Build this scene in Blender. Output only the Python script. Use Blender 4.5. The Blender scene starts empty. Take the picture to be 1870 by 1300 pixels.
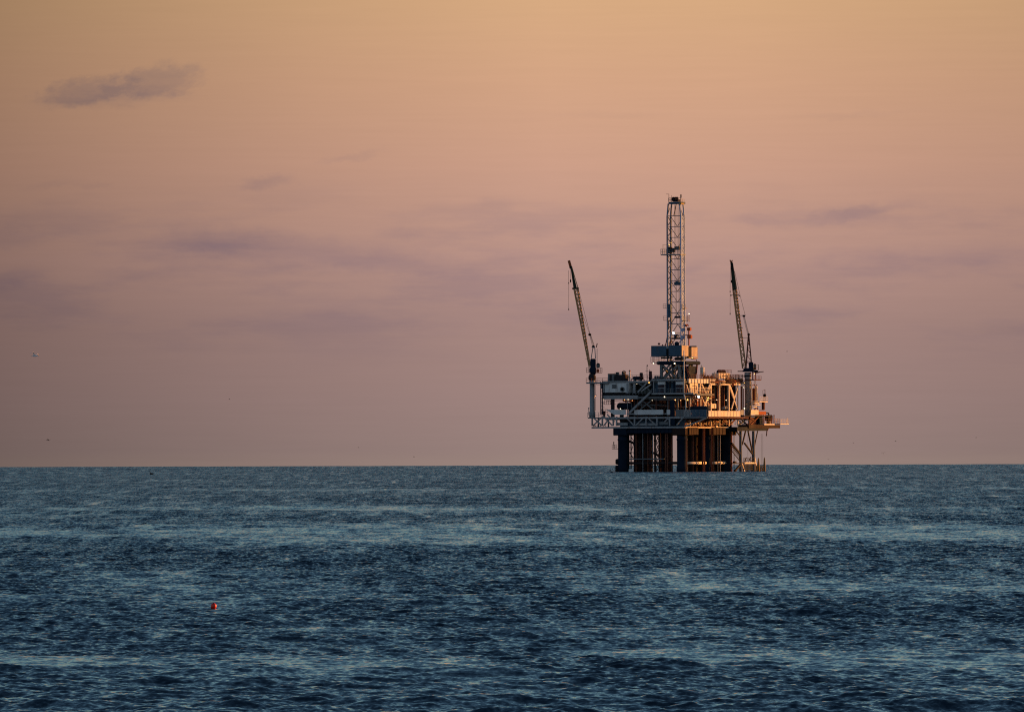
import bpy, math, random
import numpy as np
from mathutils import Vector, Matrix

rnd = random.Random(7)
S = bpy.context.scene
COL = S.collection
PI = math.pi
R = math.radians

# ------------------------------------------------------------------ view numbers
FOC = 15000.0            # focal length in photo pixels (1870 wide)
ROLL = 0.00294           # the photographed horizon climbs slightly to the right
PITCH = 0.01233
CAM_H = 4.2
REARTH = 7.4e6           # earth radius with refraction: the sea really curves away
DIST = 2500.0
PHI = R(30)
CP, SP = math.cos(PHI), math.sin(PHI)


def sea_z(d):
    return -d * d / (2 * REARTH)


def ray(u, v, dist):
    """world point at a distance seen in the photo at (u, v)"""
    du, dv = u - 935.0, v - 650.0
    dx, dy = du - ROLL * dv, dv + ROLL * du
    return Vector((dx / FOC * dist, dist, CAM_H + (-dy / FOC + PITCH) * dist))


# ------------------------------------------------------------------ materials
class Tree:
    def __init__(self, nt):
        self.nt = nt

    def new(self, typ, **kw):
        n = self.nt.nodes.new(typ)
        for k, val in kw.items():
            setattr(n, k, val)
        return n

    def link(self, a, b):
        self.nt.links.new(a, b)

    def put(self, sock, val):
        if isinstance(val, bpy.types.NodeSocket):
            self.link(val, sock)
        elif val is not None:
            sock.default_value = val

    def math(self, op, a, b=None, c=None, clamp=False):
        n = self.new('ShaderNodeMath', operation=op, use_clamp=clamp)
        self.put(n.inputs[0], a)
        if b is not None:
            self.put(n.inputs[1], b)
        if c is not None:
            self.put(n.inputs[2], c)
        return n.outputs[0]

    def vmath(self, op, a, b=None, scale=None):
        n = self.new('ShaderNodeVectorMath', operation=op)
        self.put(n.inputs[0], a)
        if b is not None:
            self.put(n.inputs[1], b)
        if scale is not None:
            self.put(n.inputs['Scale'], scale)
        return n.outputs['Value'] if op in ('DOT_PRODUCT', 'LENGTH') else n.outputs[0]

    def xyz(self, x, y, z):
        n = self.new('ShaderNodeCombineXYZ')
        for i, q in enumerate((x, y, z)):
            self.put(n.inputs[i], q)
        return n.outputs[0]

    def sep(self, vec):
        n = self.new('ShaderNodeSeparateXYZ')
        self.link(vec, n.inputs[0])
        return n.outputs

    def noise(self, vec, scale, detail=2.0, rough=0.5):
        n = self.new('ShaderNodeTexNoise')
        self.put(n.inputs['Vector'], vec)
        n.inputs['Scale'].default_value = scale
        n.inputs['Detail'].default_value = detail
        n.inputs['Roughness'].default_value = rough
        return n

    def ramp(self, fac, stops, interp='LINEAR'):
        n = self.new('ShaderNodeValToRGB')
        cr = n.color_ramp
        cr.interpolation = interp
        while len(cr.elements) > 1:
            cr.elements.remove(cr.elements[-1])
        for i, (p, c) in enumerate(stops):
            e = cr.elements[0] if i == 0 else cr.elements.new(p)
            e.position = p
            e.color = (c[0], c[1], c[2], 1) if hasattr(c, '__len__') else (c, c, c, 1)
        self.put(n.inputs[0], fac)
        return n.outputs[0]

    def mix(self, fac, a, b, blend='MIX'):
        n = self.new('ShaderNodeMix', data_type='RGBA', blend_type=blend)
        self.put(n.inputs[0], fac)
        self.put(n.inputs[6], a)
        self.put(n.inputs[7], b)
        return n.outputs[2]

    def smooth(self, x, a, b):
        n = self.new('ShaderNodeMapRange', interpolation_type='SMOOTHSTEP')
        self.put(n.inputs[0], x)
        n.inputs[1].default_value = a
        n.inputs[2].default_value = b
        n.inputs[3].default_value = 0
        n.inputs[4].default_value = 1
        return n.outputs[0]


def s2l(r, g, b):
    def f(c):
        c /= 255.0
        return c / 12.92 if c <= 0.04045 else ((c + 0.055) / 1.055) ** 2.4
    return (f(r), f(g), f(b))


def paint(name, base, rust=0.25, rustcol=(0.17, 0.065, 0.03), rough=0.72, metal=0.0, scale=0.5, dirt=0.35):
    """weathered steel paint: blotches of dirt, rust runs drawn out downwards"""
    m = bpy.data.materials.new(name)
    m.use_nodes = True
    t = Tree(m.node_tree)
    bs = m.node_tree.nodes['Principled BSDF']
    tc = t.new('ShaderNodeTexCoord').outputs['Object']
    stretched = t.vmath('MULTIPLY', tc, (1.0, 1.0, 0.22))
    n1 = t.noise(stretched, scale * 2.2, 5, 0.6).outputs['Fac']
    n2 = t.noise(tc, scale, 4, 0.6).outputs['Fac']
    n3 = t.noise(tc, scale * 7, 3, 0.6).outputs['Fac']
    dirtf = t.math('MULTIPLY', t.smooth(n2, 0.35, 0.75), dirt)
    c = t.mix(dirtf, (*base, 1), (base[0] * 0.45, base[1] * 0.45, base[2] * 0.46, 1))
    c = t.mix(t.math('MULTIPLY', n3, 0.25), c, (base[0] * 0.6, base[1] * 0.58, base[2] * 0.55, 1))
    rf = t.math('MULTIPLY', t.smooth(n1, 0.62 - 0.25 * rust, 0.8), min(1.0, rust * 2.2))
    c = t.mix(rf, c, (*rustcol, 1))
    t.link(c, bs.inputs['Base Color'])
    t.put(bs.inputs['Roughness'], t.math('ADD', t.math('MULTIPLY', n2, 0.3), rough - 0.1))
    bs.inputs['Metallic'].default_value = metal
    bs.inputs['Specular IOR Level'].default_value = 0.5 if rough < .2 else 0.07
    return m


def corrug(name, base, axis=0, pitch=0.9, depth=0.4):
    """ribbed sheet: real light does the work through a bump, ribs run vertically"""
    m = paint(name, base, rust=0.2, dirt=0.25)
    t = Tree(m.node_tree)
    bs = m.node_tree.nodes['Principled BSDF']
    tc = t.new('ShaderNodeTexCoord').outputs['Object']
    s = t.sep(tc)
    w = t.math('SINE', t.math('MULTIPLY', t.math('ADD', s[0], s[1]), 2 * PI / pitch))
    b = t.new('ShaderNodeBump')
    b.inputs['Strength'].default_value = depth
    b.inputs['Distance'].default_value = 0.12
    t.link(w, b.inputs['Height'])
    t.link(b.outputs[0], bs.inputs['Normal'])
    return m


def glow(name, col, strength):
    m = bpy.data.materials.new(name)
    m.use_nodes = True
    bs = m.node_tree.nodes['Principled BSDF']
    bs.inputs['Base Color'].default_value = (0.6, 0.6, 0.6, 1)
    bs.inputs['Emission Color'].default_value = (*col, 1)
    bs.inputs['Emission Strength'].default_value = strength
    return m


M = dict(
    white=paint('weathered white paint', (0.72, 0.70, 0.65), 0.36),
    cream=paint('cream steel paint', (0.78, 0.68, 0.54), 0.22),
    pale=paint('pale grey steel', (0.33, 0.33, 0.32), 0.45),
    grey=paint('mid grey steel', (0.17, 0.18, 0.18), 0.35),
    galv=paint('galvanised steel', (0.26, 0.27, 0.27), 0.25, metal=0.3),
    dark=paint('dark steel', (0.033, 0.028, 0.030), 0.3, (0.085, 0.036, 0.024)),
    black=paint('black rubber and grease', (0.013, 0.013, 0.015), 0.1, (0.03, 0.02, 0.015)),
    navy=paint('navy painted steel', (0.009, 0.019, 0.036), 0.15, (0.03, 0.015, 0.012)),
    teal=paint('blue grey cladding paint', (0.07, 0.12, 0.17), 0.15),
    rust=paint('rusty steel', (0.17, 0.068, 0.045), 0.5, (0.2, 0.07, 0.025)),
    maroon=paint('dark red oxide', (0.095, 0.038, 0.036), 0.3, (0.09, 0.035, 0.02)),
    baywall=paint('shade dark cladding', (0.038, 0.024, 0.030), 0.2, (0.04, 0.02, 0.015)),  # shade of the deep recesses put into the wall colour
    redox=paint('dull brown primer', (0.036, 0.020, 0.017), 0.3, (0.05, 0.022, 0.014)),
    legdark=paint('haze blued dark steel', (0.008, 0.016, 0.030), 0.1, (0.02, 0.01, 0.008), rough=.75),  # near-black steel, with the blue veil of distant haze put into its colour
    mast=paint('blue grey mast paint', (0.19, 0.23, 0.30), 0.2),  # darker copy of the mast paint, shade of the left side put in
    mastlit=paint('sunlit side mast paint', (0.36, 0.44, 0.62), 0.15),  # lighter copy, sunlight on the mast's right side painted in
    boomdull=paint('worn ochre fender paint', (0.22, 0.15, 0.06), 0.35),
    yellow=paint('faded safety yellow', (0.42, 0.29, 0.10), 0.3),
    boom=paint('faded ochre boom paint', (0.46, 0.28, 0.13), 0.35),
    green=paint('dark olive boom head', (0.035, 0.045, 0.03), 0.25, (0.08, 0.04, 0.02)),
    orange=paint('orange red paint', (0.36, 0.10, 0.04), 0.25),
    redbrown=paint('red brown gantry paint', (0.14, 0.05, 0.035), 0.35),
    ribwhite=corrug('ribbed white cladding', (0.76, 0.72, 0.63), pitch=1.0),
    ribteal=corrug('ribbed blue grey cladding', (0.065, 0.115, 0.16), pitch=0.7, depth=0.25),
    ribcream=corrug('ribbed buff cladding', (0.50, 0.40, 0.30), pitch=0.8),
    glass=paint('dark window glass', (0.02, 0.03, 0.035), 0.0, rough=0.12, dirt=0.1),
    cable=paint('wire rope', (0.06, 0.055, 0.05), 0.2),
    lampw=glow('white lamp', (1.0, 0.78, 0.50), 1.6),
    lampb=glow('cold white lamp', (0.88, 0.92, 1.0), 6),
    lampy=glow('yellow lamp', (1.0, 0.52, 0.10), 2.0),
    lampo=glow('orange lamp', (1.0, 0.36, 0.11), 2.2),
)


# ------------------------------------------------------------------ mesh builder
class MB:
    def __init__(self):
        self.v, self.f, self.smooth = [], [], []

    def _add(self, vs, fs, sm=False):
        o = len(self.v)
        self.v += [tuple(p) for p in vs]
        self.f += [tuple(i + o for i in f) for f in fs]
        self.smooth += [sm] * len(fs)
        return self

    def box(self, x0, x1, y0, y1, z0, z1):
        x0, x1 = min(x0, x1), max(x0, x1)
        y0, y1 = min(y0, y1), max(y0, y1)
        z0, z1 = min(z0, z1), max(z0, z1)
        vs = [(x, y, z) for z in (z0, z1) for y in (y0, y1) for x in (x0, x1)]
        return self._add(vs, [(0, 2, 3, 1), (4, 5, 7, 6), (0, 1, 5, 4), (2, 6, 7, 3), (0, 4, 6, 2), (1, 3, 7, 5)])

    def chamfer_box(self, x0, x1, y0, y1, z0, z1, c=0.12):
        x0, x1 = min(x0, x1), max(x0, x1)
        y0, y1 = min(y0, y1), max(y0, y1)
        c = min(c, (x1 - x0) * 0.3, (y1 - y0) * 0.3, abs(z1 - z0) * 0.3)
        rings = []
        for z, i in ((z0, c), (z0 + c, 0), (z1 - c, 0), (z1, c)):
            rings.append([(x0 + i + c * .0, y0 + i, z), (x1 - i, y0 + i, z), (x1 - i, y1 - i, z), (x0 + i, y1 - i, z)])
        vs = [p for r_ in rings for p in r_]
        fs = [(3, 2, 1, 0), (12, 13, 14, 15)]
        for k in range(3):
            for j in range(4):
                a, b = k * 4 + j, k * 4 + (j + 1) % 4
                fs.append((a, b, b + 4, a + 4))
        return self._add(vs, fs)

    def prism(self, pts, axis, d0, d1):
        """outline pts swept along an axis; pts are in the other two axes"""
        n = len(pts)

        def mk(p, d):
            q = list(p)
            q.insert(axis, d)
            return tuple(q)
        vs = [mk(p, d0) for p in pts] + [mk(p, d1) for p in pts]
        fs = [tuple(range(n)), tuple(range(2 * n - 1, n - 1, -1))]
        for i in range(n):
            j = (i + 1) % n
            fs.append((i, i + n, j + n, j))
        return self._add(vs, fs)

    def bar(self, p, q, w, h=None, up=(0, 0, 1)):
        p, q = Vector(p), Vector(q)
        h = h or w
        d = (q - p)
        if d.length < 1e-6:
            return self
        d.normalize()
        u = Vector(up)
        if abs(d.dot(u)) > 0.98:
            u = Vector((0, 1, 0))
        s = d.cross(u).normalized()
        t = s.cross(d).normalized()
        vs = []
        for c in (p, q):
            for a, b in ((-1, -1), (1, -1), (1, 1), (-1, 1)):
                vs.append(c + s * (a * w / 2) + t * (b * h / 2))
        return self._add(vs, [(3, 2, 1, 0), (4, 5, 6, 7), (0, 1, 5, 4), (1, 2, 6, 5), (2, 3, 7, 6), (3, 0, 4, 7)])

    def tube(self, p, q, r0, r1=None, n=8, cap=True):
        p, q = Vector(p), Vector(q)
        r1 = r0 if r1 is None else r1
        d = (q - p).normalized()
        u = Vector((0, 0, 1)) if abs(d.z) < 0.95 else Vector((1, 0, 0))
        s = d.cross(u).normalized()
        t = s.cross(d).normalized()
        vs = []
        for c, r_ in ((p, r0), (q, r1)):
            for k in range(n):
                a = 2 * PI * k / n
                vs.append(c + s * (math.cos(a) * r_) + t * (math.sin(a) * r_))
        self._add(vs, [(k, (k + 1) % n, (k + 1) % n + n, k + n) for k in range(n)], True)
        if cap:
            o = len(self.v) - 2 * n
            self.f += [tuple(o + k for k in range(n - 1, -1, -1)), tuple(o + n + k for k in range(n))]
            self.smooth += [False, False]
        return self

    def path(self, pts, r, n=6):
        for a, b in zip(pts[:-1], pts[1:]):
            self.tube(a, b, r, n=n)
        for a in pts[1:-1]:
            self.ball(a, r, 6, 4)
        return self

    def lathe(self, c, prof, n=14, axis='z'):
        c = Vector(c)
        vs, fs = [], []
        for r_, z in prof:
            for k in range(n):
                a = 2 * PI * k / n
                x, y = math.cos(a) * r_, math.sin(a) * r_
                p = (x, y, z) if axis == 'z' else ((z, x, y) if axis == 'x' else (x, z, y))
                vs.append(c + Vector(p))
        m = len(prof)
        for i in range(m - 1):
            for k in range(n):
                a, b = i * n + k, i * n + (k + 1) % n
                fs.append((a, b, b + n, a + n) if axis != 'y' else (a, a + n, b + n, b))
        fs.append(tuple(range(n - 1, -1, -1)))
        fs.append(tuple((m - 1) * n + k for k in range(n)))
        return self._add(vs, fs, True)

    def ball(self, c, r, n=10, m=6, sq=(1, 1, 1)):
        prof = []
        vs, fs = [], []
        c = Vector(c)
        for i in range(m + 1):
            th = PI * i / m
            for k in range(n):
                a = 2 * PI * k / n
                vs.append(c + Vector((math.sin(th) * math.cos(a) * r * sq[0], math.sin(th) * math.sin(a) * r * sq[1], -math.cos(th) * r * sq[2])))
        for i in range(m):
            for k in range(n):
                a, b = i * n + k, i * n + (k + 1) % n
                fs.append((a, b, b + n, a + n))
        return self._add(vs, fs, True)

    def rail(self, pts, h=1.15, gap=1.6, r=0.055, mids=2):
        """posts, top rail and mid rails along a line of deck points"""
        up = Vector((0, 0, h))
        for a, b in zip(pts[:-1], pts[1:]):
            a, b = Vector(a), Vector(b)
            k = max(1, int(round((b - a).length / gap)))
            for i in range(k + 1):
                p = a.lerp(b, i / k)
                self.bar(p, p + up, r * 1.5)
            for j in range(mids):
                o = Vector((0, 0, h * (j + 1) / mids))
                self.bar(a + o, b + o, r * 1.5)
        return self


def part(name, mb, mat, parent=None, off=None, label=None):
    me = bpy.data.meshes.new(name)
    vs = np.array(mb.v, dtype=np.float64)
    o = OFF.get(parent.name if parent else None, Vector((0, 0, 0)))
    vs = vs - np.array(o)
    me.from_pydata(vs.tolist(), [], mb.f)
    me.polygons.foreach_set('use_smooth', mb.smooth)
    me.materials.append(M[mat] if isinstance(mat, str) else mat)
    ob = bpy.data.objects.new(name, me)
    COL.objects.link(ob)
    if parent:
        ob.parent = parent
        OFF[ob.name] = o
    if label:
        ob['label'] = label
    return ob


OFF = {}


def tag(o, label=None, cat=None, group=None, kind=None):
    if label:
        o['label'] = label
    if cat:
        o['category'] = cat
    if group:
        o['group'] = group
    if kind:
        o['kind'] = kind
    return o


# the platform's own axes: X runs along its left-hand (front) face, Y back along its sunlit face
P0 = ray(1250, 860.5, DIST)
P0.z = sea_z(DIST)
PMAT = Matrix.Translation(P0) @ Matrix.Rotation(-PHI, 4, 'Z')


def slopes(u, v):
    du, dv = u - 935.0, v - 650.0
    return (du - ROLL * dv) / FOC, -(dv + ROLL * du) / FOC + PITCH


def F(u, v, y=0.0):
    """point on a plane parallel to the front face, at depth y"""
    a, b = slopes(u, v)
    x = (a * (P0.y + y * CP) - P0.x - y * SP) / (CP + a * SP)
    return Vector((x, y, CAM_H + b * (P0.y - x * SP + y * CP) - P0.z))


def G(u, v, x=0.0):
    """point on a plane parallel to the sunlit right face, at offset x"""
    a, b = slopes(u, v)
    y = (a * (P0.y - x * SP) - P0.x - x * CP) / (SP - a * CP)
    return Vector((x, y, CAM_H + b * (P0.y - x * SP + y * CP) - P0.z))


def thing(name, base, label, cat, group=None, aligned=True):
    """an Empty at the thing's base; base in platform axes"""
    o = bpy.data.objects.new(name, None)
    o.empty_display_size = 1.0
    COL.objects.link(o)
    w = PMAT @ Vector(base)
    o.location = w
    if aligned:
        o.rotation_euler = (0, 0, -PHI)
        OFF[o.name] = Vector(base)
    else:
        OFF[o.name] = w
    tag(o, label, cat, group)
    return o


def Fbox(mb, u0, u1, v0, v1, y, dep, chamfer=False):
    a, b = F(u0, v1, y), F(u1, v0, y)
    (mb.chamfer_box if chamfer else mb.box)(a.x, b.x, y, y + dep, a.z, b.z)
    return mb


def Gbox(mb, u0, u1, v0, v1, x, dep, chamfer=False):
    a, b = G(u0, v1, x), G(u1, v0, x)
    (mb.chamfer_box if chamfer else mb.box)(x - dep, x, a.y, b.y, a.z, b.z)
    return mb


# =================================================================== PLATFORM
plat = thing('offshore_platform', (0, 0, 0), 'weathered steel oil platform standing on thick dark legs in the sea', 'oil platform')
ZB, ZM, ZMID, ZT = 13.7, 16.8, 23.2, 27.6
XL = F(1100, 758).x
YB = G(1368.5, 778).y
YLM, YLB = G(1290, 820, -2).y, G(1325.5, 820, -2).y

# --- jacket legs and caps
for (x, y) in ((-22.6, 2.2), (-2, 2.2), (-2, YLM), (-2, YLB), (-22.6, YLM), (-22.6, YLB)):
    mb = MB()
    mb.lathe((x, y, 0), [(1.66, -4), (1.66, 0.3), (1.72, 0.35), (1.72, 1.6), (1.6, 1.7), (1.6, 9.6), (1.72, 9.7), (1.72, 10.1), (1.6, 10.2), (1.6, 11.4)], 16)
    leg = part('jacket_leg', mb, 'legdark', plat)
    mb = MB()
    mb.chamfer_box(x - 2.3, x + 2.3, y - 2.1, y + 2.6, 11.2, 13.45, 0.15)
    for k in range(3):
        mb.box(x + 2.3, x + 2.36, y - 1.6 + k * 1.6, y - 1.4 + k * 1.6, 11.4, 13.3)
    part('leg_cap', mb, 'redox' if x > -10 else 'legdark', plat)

# skirt girders between the caps
mb = MB(); mb.box(-20.2, -4.4, 0.6, 1.1, 11.9, 13.4)
for k in range(12):
    mb.box(-19.6 + k * 1.35, -19.45 + k * 1.35, 0.48, 0.6, 11.95, 13.35)
part('skirt_girder', mb, 'navy', plat)
for (u0, u1) in ((1259, 1275.5), (1303, 1325), (1334.5, 1343.5)):
    mb = Gbox(MB(), u0, u1, 780.5, 793.5, 0.7, 0.4)
    a, b = G(u0, 793, 0.7), G(u1, 781, 0.7)
    for k in range(1, 4):
        yy = a.y + (b.y - a.y) * k / 4
        mb.box(0.7, 0.78, yy - 0.06, yy + 0.06, a.z, b.z)
    part('skirt_girder', mb, 'redox', plat)
mb = MB(); mb.box(-21, -1.5, 31.5, 32, 11.9, 13.4); part('skirt_girder', mb, 'navy', plat)
mb = MB(); mb.box(-24.9, -24.5, 4, 30, 11.9, 13.4); part('skirt_girder', mb, 'navy', plat)

# --- conductors: one pipe each, hung between the legs
us = []
u = 1159.5
while u < 1230:
    if not any(abs(u - g) < w for g, w in ((1175, 2.0), (1192, 2.0), (1201, 2.6), (1231, 2.2))):
        us.append(u)
    u += rnd.uniform(2.3, 3.3)
u = 1255.0
while u < 1334:
    us.append(u)
    u += rnd.uniform(2.0, 3.0)
us += [1163, 1167, 1170.5, 1180, 1184.5, 1187.5, 1196.5, 1206.5, 1210, 1214, 1217.5, 1222, 1226] + [1257 + 2.6 * k for k in range(22)]
us += [1262, 1268, 1271, 1279, 1288, 1296, 1305, 1311, 1318, 1322, 1329]
mats = ['redox', 'rust', 'maroon', 'dark', 'maroon', 'navy', 'rust', 'redox']
for i, u in enumerate(us):
    for _ in range(60):
        x = rnd.uniform(-20.5, -3.6)
        y = G(u, 820, x).y
        if 4 < y < 31:
            break
    else:
        x = -20.3 if u < 1200 else -3.8
        y = max(4, min(31, G(u, 820, x).y))
    r = rnd.choice((0.22, 0.28, 0.33, 0.38))
    mb = MB()
    z1 = 13.4
    mb.tube((x, y, -3), (x, y, z1), r, n=9)
    zc = rnd.uniform(3, 10)
    mb.tube((x, y, zc), (x, y, zc + 0.5), r + 0.07, n=9)
    part('conductor_pipe', mb, mats[i % len(mats)], plat)

# risers on the sunlit side
for (u, x, r, m, v0) in ((1253.6, 0.3, 0.15, 'rust', 800), (1283, 0.2, 0.24, 'maroon', 782), (1286.2, 0.2, 0.2, 'rust', 782), (1299, 0.3, 0.26, 'maroon', 782),
                         (1302.4, 0.2, 0.16, 'dark', 782), (1310.5, 0.1, 0.14, 'grey', 790), (1315.2, 0.1, 0.14, 'pale', 790), (1335.6, 0.6, 0.27, 'orange', 790),
                         (1340.5, 0.4, 0.12, 'pale', 793)):
    a, b = G(u, 866, x), G(u, v0, x)
    part('riser_pipe', MB().tube((a.x, a.y, -3), b, r, n=9), m, plat)
for (u, y, r, m) in ((1174.0, 1.4, 0.1, 'pale'), (1192.4, 1.4, 0.1, 'pale'), (1183, 1.6, 0.14, 'rust'), (1215.6, 1.4, 0.2, 'rust'), (1219, 1.8, 0.24, 'rust'), (1206, 1.9, 0.2, 'redox'), (1161.5, 2.2, 0.16, 'rust')):
    a, b = F(u, 866, y), F(u, 788, y)
    part('riser_pipe', MB().tube((a.x, a.y, -3), (a.x, a.y, b.z), r, n=8), m, plat)

# horizontal framing near the water
def hz(p, q, r, mat, name='jacket_brace'):
    return part(name, MB().tube(p, q, r, n=10), mat, plat)
hz((-21.2, 2.2, 2.75), (-3.5, 2.2, 2.75), 0.42, 'dark')
a, b = F(1150, 838, 1.2), F(1212, 837, 1.2)
part('jacket_walkway', MB().bar(a, (b.x, a.y, a.z), 0.9, 0.3), 'grey', plat)
hz((-1.4, 3.6, 2.75), (-1.4, YLM - 1.5, 2.75), 0.42, 'cream')
hz((-1.4, YLM + 1.5, 2.75), (-1.4, YLB - 1.6, 2.75), 0.42, 'cream')
hz((-22.6, 3.6, 2.75), (-22.6, YLB - 1.6, 2.75), 0.42, 'dark')
hz((-21, YLB, 2.75), (-3.5, YLB, 2.75), 0.42, 'dark')
hz((-22, 2.8, 10), (-12, 14, 3), 0.35, 'dark')
# ladder tower beside the left leg
mb = MB()
for uu_ in (1148.5, 1152.5, 1158.5):
    a, b = F(uu_, 856, 3.2), F(uu_, 795, 3.2)
    mb.bar(a, (a.x, a.y, b.z), 0.28)
for vv_ in (806, 808, 817, 826, 834):
    a, b = F(1148, vv_, 3.2), F(1159, vv_, 3.2)
    mb.bar(a, b, 0.3, 0.16)
mb.bar(F(1150, 826, 3.2), F(1157, 838, 3.2), 0.2)
mb.bar(F(1152, 797, 3.2), F(1158, 806, 3.2), 0.14)
mb.bar(F(1158, 808, 3.2), F(1152, 826, 3.2), 0.14)
part('ladder_tower', mb, 'dark', plat)
# zigzag stair seen in the gap further right
mb = MB()
for k in range(8):
    v0 = 796 + k * 8
    mb.bar(F(1199, v0, 6), F(1203, v0 + 8, 6) if k % 2 == 0 else F(1199, v0 + 8, 6), 0.16)
    mb.bar(F(1203, v0, 6), F(1199, v0 + 8, 6), 0.16)
part('ladder_tower', mb, 'dark', plat)
# small access platform on the left leg
mb = MB()
a, b = F(1120.5, 820, 1.5), F(1129, 820, 1.5)
mb.box(a.x, b.x, 0.6, 2.4, a.z, a.z + 0.12)
mb.rail([(b.x, 0.6, a.z), (a.x, 0.6, a.z), (a.x, 2.4, a.z)], 1.35, 1.0, 0.05)
mb.bar(F(1120.8, 814, 0.6), F(1120.8, 806.5, 0.6), 0.16)
mb.ball(F(1120.8, 808, 0.6), 0.2)
part('access_platform', mb, 'dark', plat)
mb = MB()
mb.lathe(F(1127.5, 843, 1.4), [(0.2, -0.9), (0.62, -0.6), (0.62, 0.6), (0.2, 0.9)], 10)
mb.lathe(F(1127.2, 855, 1.2), [(0.5, -2.5), (0.62, -0.6), (0.62, 0.6), (0.3, 0.9)], 10)
part('leg_fender', mb, 'black', plat)

# --- decks
def deck(name, x0, x1, y0, y1, z, th=0.45, mat='grey'):
    mb = MB(); mb.box(x0, x1, y0, y1, z - th, z)
    for k in range(int((y1 - y0) / 3)):
        yy = y0 + 1.0 + k * 3
        mb.box(x0 + 0.3, x1 - 0.3, yy, yy + 0.2, z - th - 0.45, z - th)
    return part(name, mb, mat, plat)
deck('cellar_deck', -24.2, 0, 0.3, YB, ZB, 0.3, 'dark')
deck('main_deck', XL, 0, 0.3, YB, ZM, 0.4, 'dark')
deck('main_deck', 0.01, 8.0, 0.5, 26, ZM - 0.003, 0.4, 'dark')
deck('middle_deck', XL, 0, 0.3, 16, ZMID, 0.4, 'dark')
deck('top_deck', XL, 0, 0.3, YB, ZT, 0.4, 'grey')

# deck edge girders
def edge(p, q, w, h, mat, name='edge_girder'):
    return part(name, MB().bar(p, q, w, h), mat, plat)
edge((XL, 0, 16.55), (0, 0, 16.55), 0.35, 0.55, 'pale')
edge((0.1, 0, 16.55), (8.0, 0, 16.55), 0.35, 0.55, 'grey')
edge((8.1, 0.4, 16.5), (8.1, 26, 16.5), 0.3, 0.5, 'maroon')
a, b = F(1081, 778.3), F(1250, 778.3)
edge(Vector((a.x, 0, 13.62)), Vector((0, 0, 13.62)), 0.4, 0.5, 'pale')
edge((0.05, 0.25, 13.55), (0.05, YB, 13.55), 0.4, 0.34, 'cream')
edge((0.05, 0.25, 16.3), (0.05, YB, 16.3), 0.3, 0.4, 'rust')
a, b = F(1100, 723), F(1165, 723)
edge((a.x, 0.02, 22.85), (b.x, 0.02, 22.85), 0.5, 1.15, 'pale')
a = F(1165, 723)
edge((a.x + 0.05, 0.1, 22.75), (0, 0.1, 22.75), 0.4, 0.5, 'grey')
a, b = F(1110, 694), F(1189, 694)
edge((a.x, 0.0, 27.55), (b.x, 0.0, 27.55), 0.4, 0.6, 'pale')

# --- lower truss, left crane bracket included
def brace(p, q, w, mat='pale', name='truss_brace'):
    return part(name, MB().bar(p, q, w), mat, plat)
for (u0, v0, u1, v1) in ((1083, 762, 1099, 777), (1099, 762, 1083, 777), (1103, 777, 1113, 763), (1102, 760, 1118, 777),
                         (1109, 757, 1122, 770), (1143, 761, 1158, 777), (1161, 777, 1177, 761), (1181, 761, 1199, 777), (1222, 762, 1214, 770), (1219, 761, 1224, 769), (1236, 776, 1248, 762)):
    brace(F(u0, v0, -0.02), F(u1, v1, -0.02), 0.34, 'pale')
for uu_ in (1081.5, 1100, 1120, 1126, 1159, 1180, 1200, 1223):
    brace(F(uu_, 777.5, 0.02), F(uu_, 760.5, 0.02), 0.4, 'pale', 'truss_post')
# bracket floor and chords
a, b = F(1074, 758), F(1122, 758)
mb = MB(); mb.box(a.x, XL + 0.05, -0.2, 4.2, 16.45, 16.8); part('crane_bracket_deck', mb, 'grey', plat)
a = F(1081, 778)
for y in (3.8,):
    brace((a.x, y, 13.62), (XL + 7, y, 13.62), 0.35, 'grey', 'truss_chord')
    for uu_ in (1081.5, 1100):
        p = F(uu_, 777, 0)
        brace((p.x, y, 13.7), (p.x, y, 16.5), 0.35, 'grey', 'truss_post')
brace((a.x, 0, 13.6), (a.x, 3.8, 13.6), 0.35, 'grey', 'truss_chord')
# dark fittings bolted along the bracket's lower chord
for uu_, w in ((1083.5, 1.2), (1086.5, 2.2), (1090, 0.8), (1093.5, 1.6), (1096.5, 1.2), (1101.5, 1.0), (1106, 0.9)):
    part('chord_fitting', Fbox(MB(), uu_ - w / 2, uu_ + w / 2, 776.2, 778.6, -0.32, 0.1), 'black', plat)
mb = MB()
a = F(1073.5, 757, 0)
mb.rail([(XL, -0.1, 16.8), (a.x, -0.1, 16.8), (a.x, 4.0, 16.8)], 1.45, 1.4)
mb.bar(F(1075, 757, -0.1), F(1075, 744.5, -0.1), 0.12); mb.ball(F(1075, 745.5, -0.1), 0.22)
part('railing', mb, 'galv', plat)
# panels in the lower truss
for (u0, u1, v0, v1, m) in ((1126, 1146, 771.5, 777, 'pale'), (1162, 1200, 772.5, 777, 'pale'), (1203.5, 1220, 770, 775.5, 'grey')):
    part('truss_panel', Fbox(MB(), u0, u1, v0, v1, 0.5, 0.15), m, plat)
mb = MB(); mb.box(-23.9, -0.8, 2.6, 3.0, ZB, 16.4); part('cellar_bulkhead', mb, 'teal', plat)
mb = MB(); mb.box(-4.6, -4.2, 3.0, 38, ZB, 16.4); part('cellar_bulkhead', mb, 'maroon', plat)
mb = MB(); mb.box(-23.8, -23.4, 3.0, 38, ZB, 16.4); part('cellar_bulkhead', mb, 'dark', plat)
# valves and drums in the lower truss bay
mb = MB()
for (u, v, r) in ((1140, 766.5, 0.7), (1136.5, 768, 0.5), (1150, 768, 0.55)):
    mb.ball(F(u, v, 1.2), r, 9, 6)
mb.tube(F(1132, 768, 1.2), F(1158, 768, 1.2), 0.22)
part('valve_cluster', mb, 'dark', plat)
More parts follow.
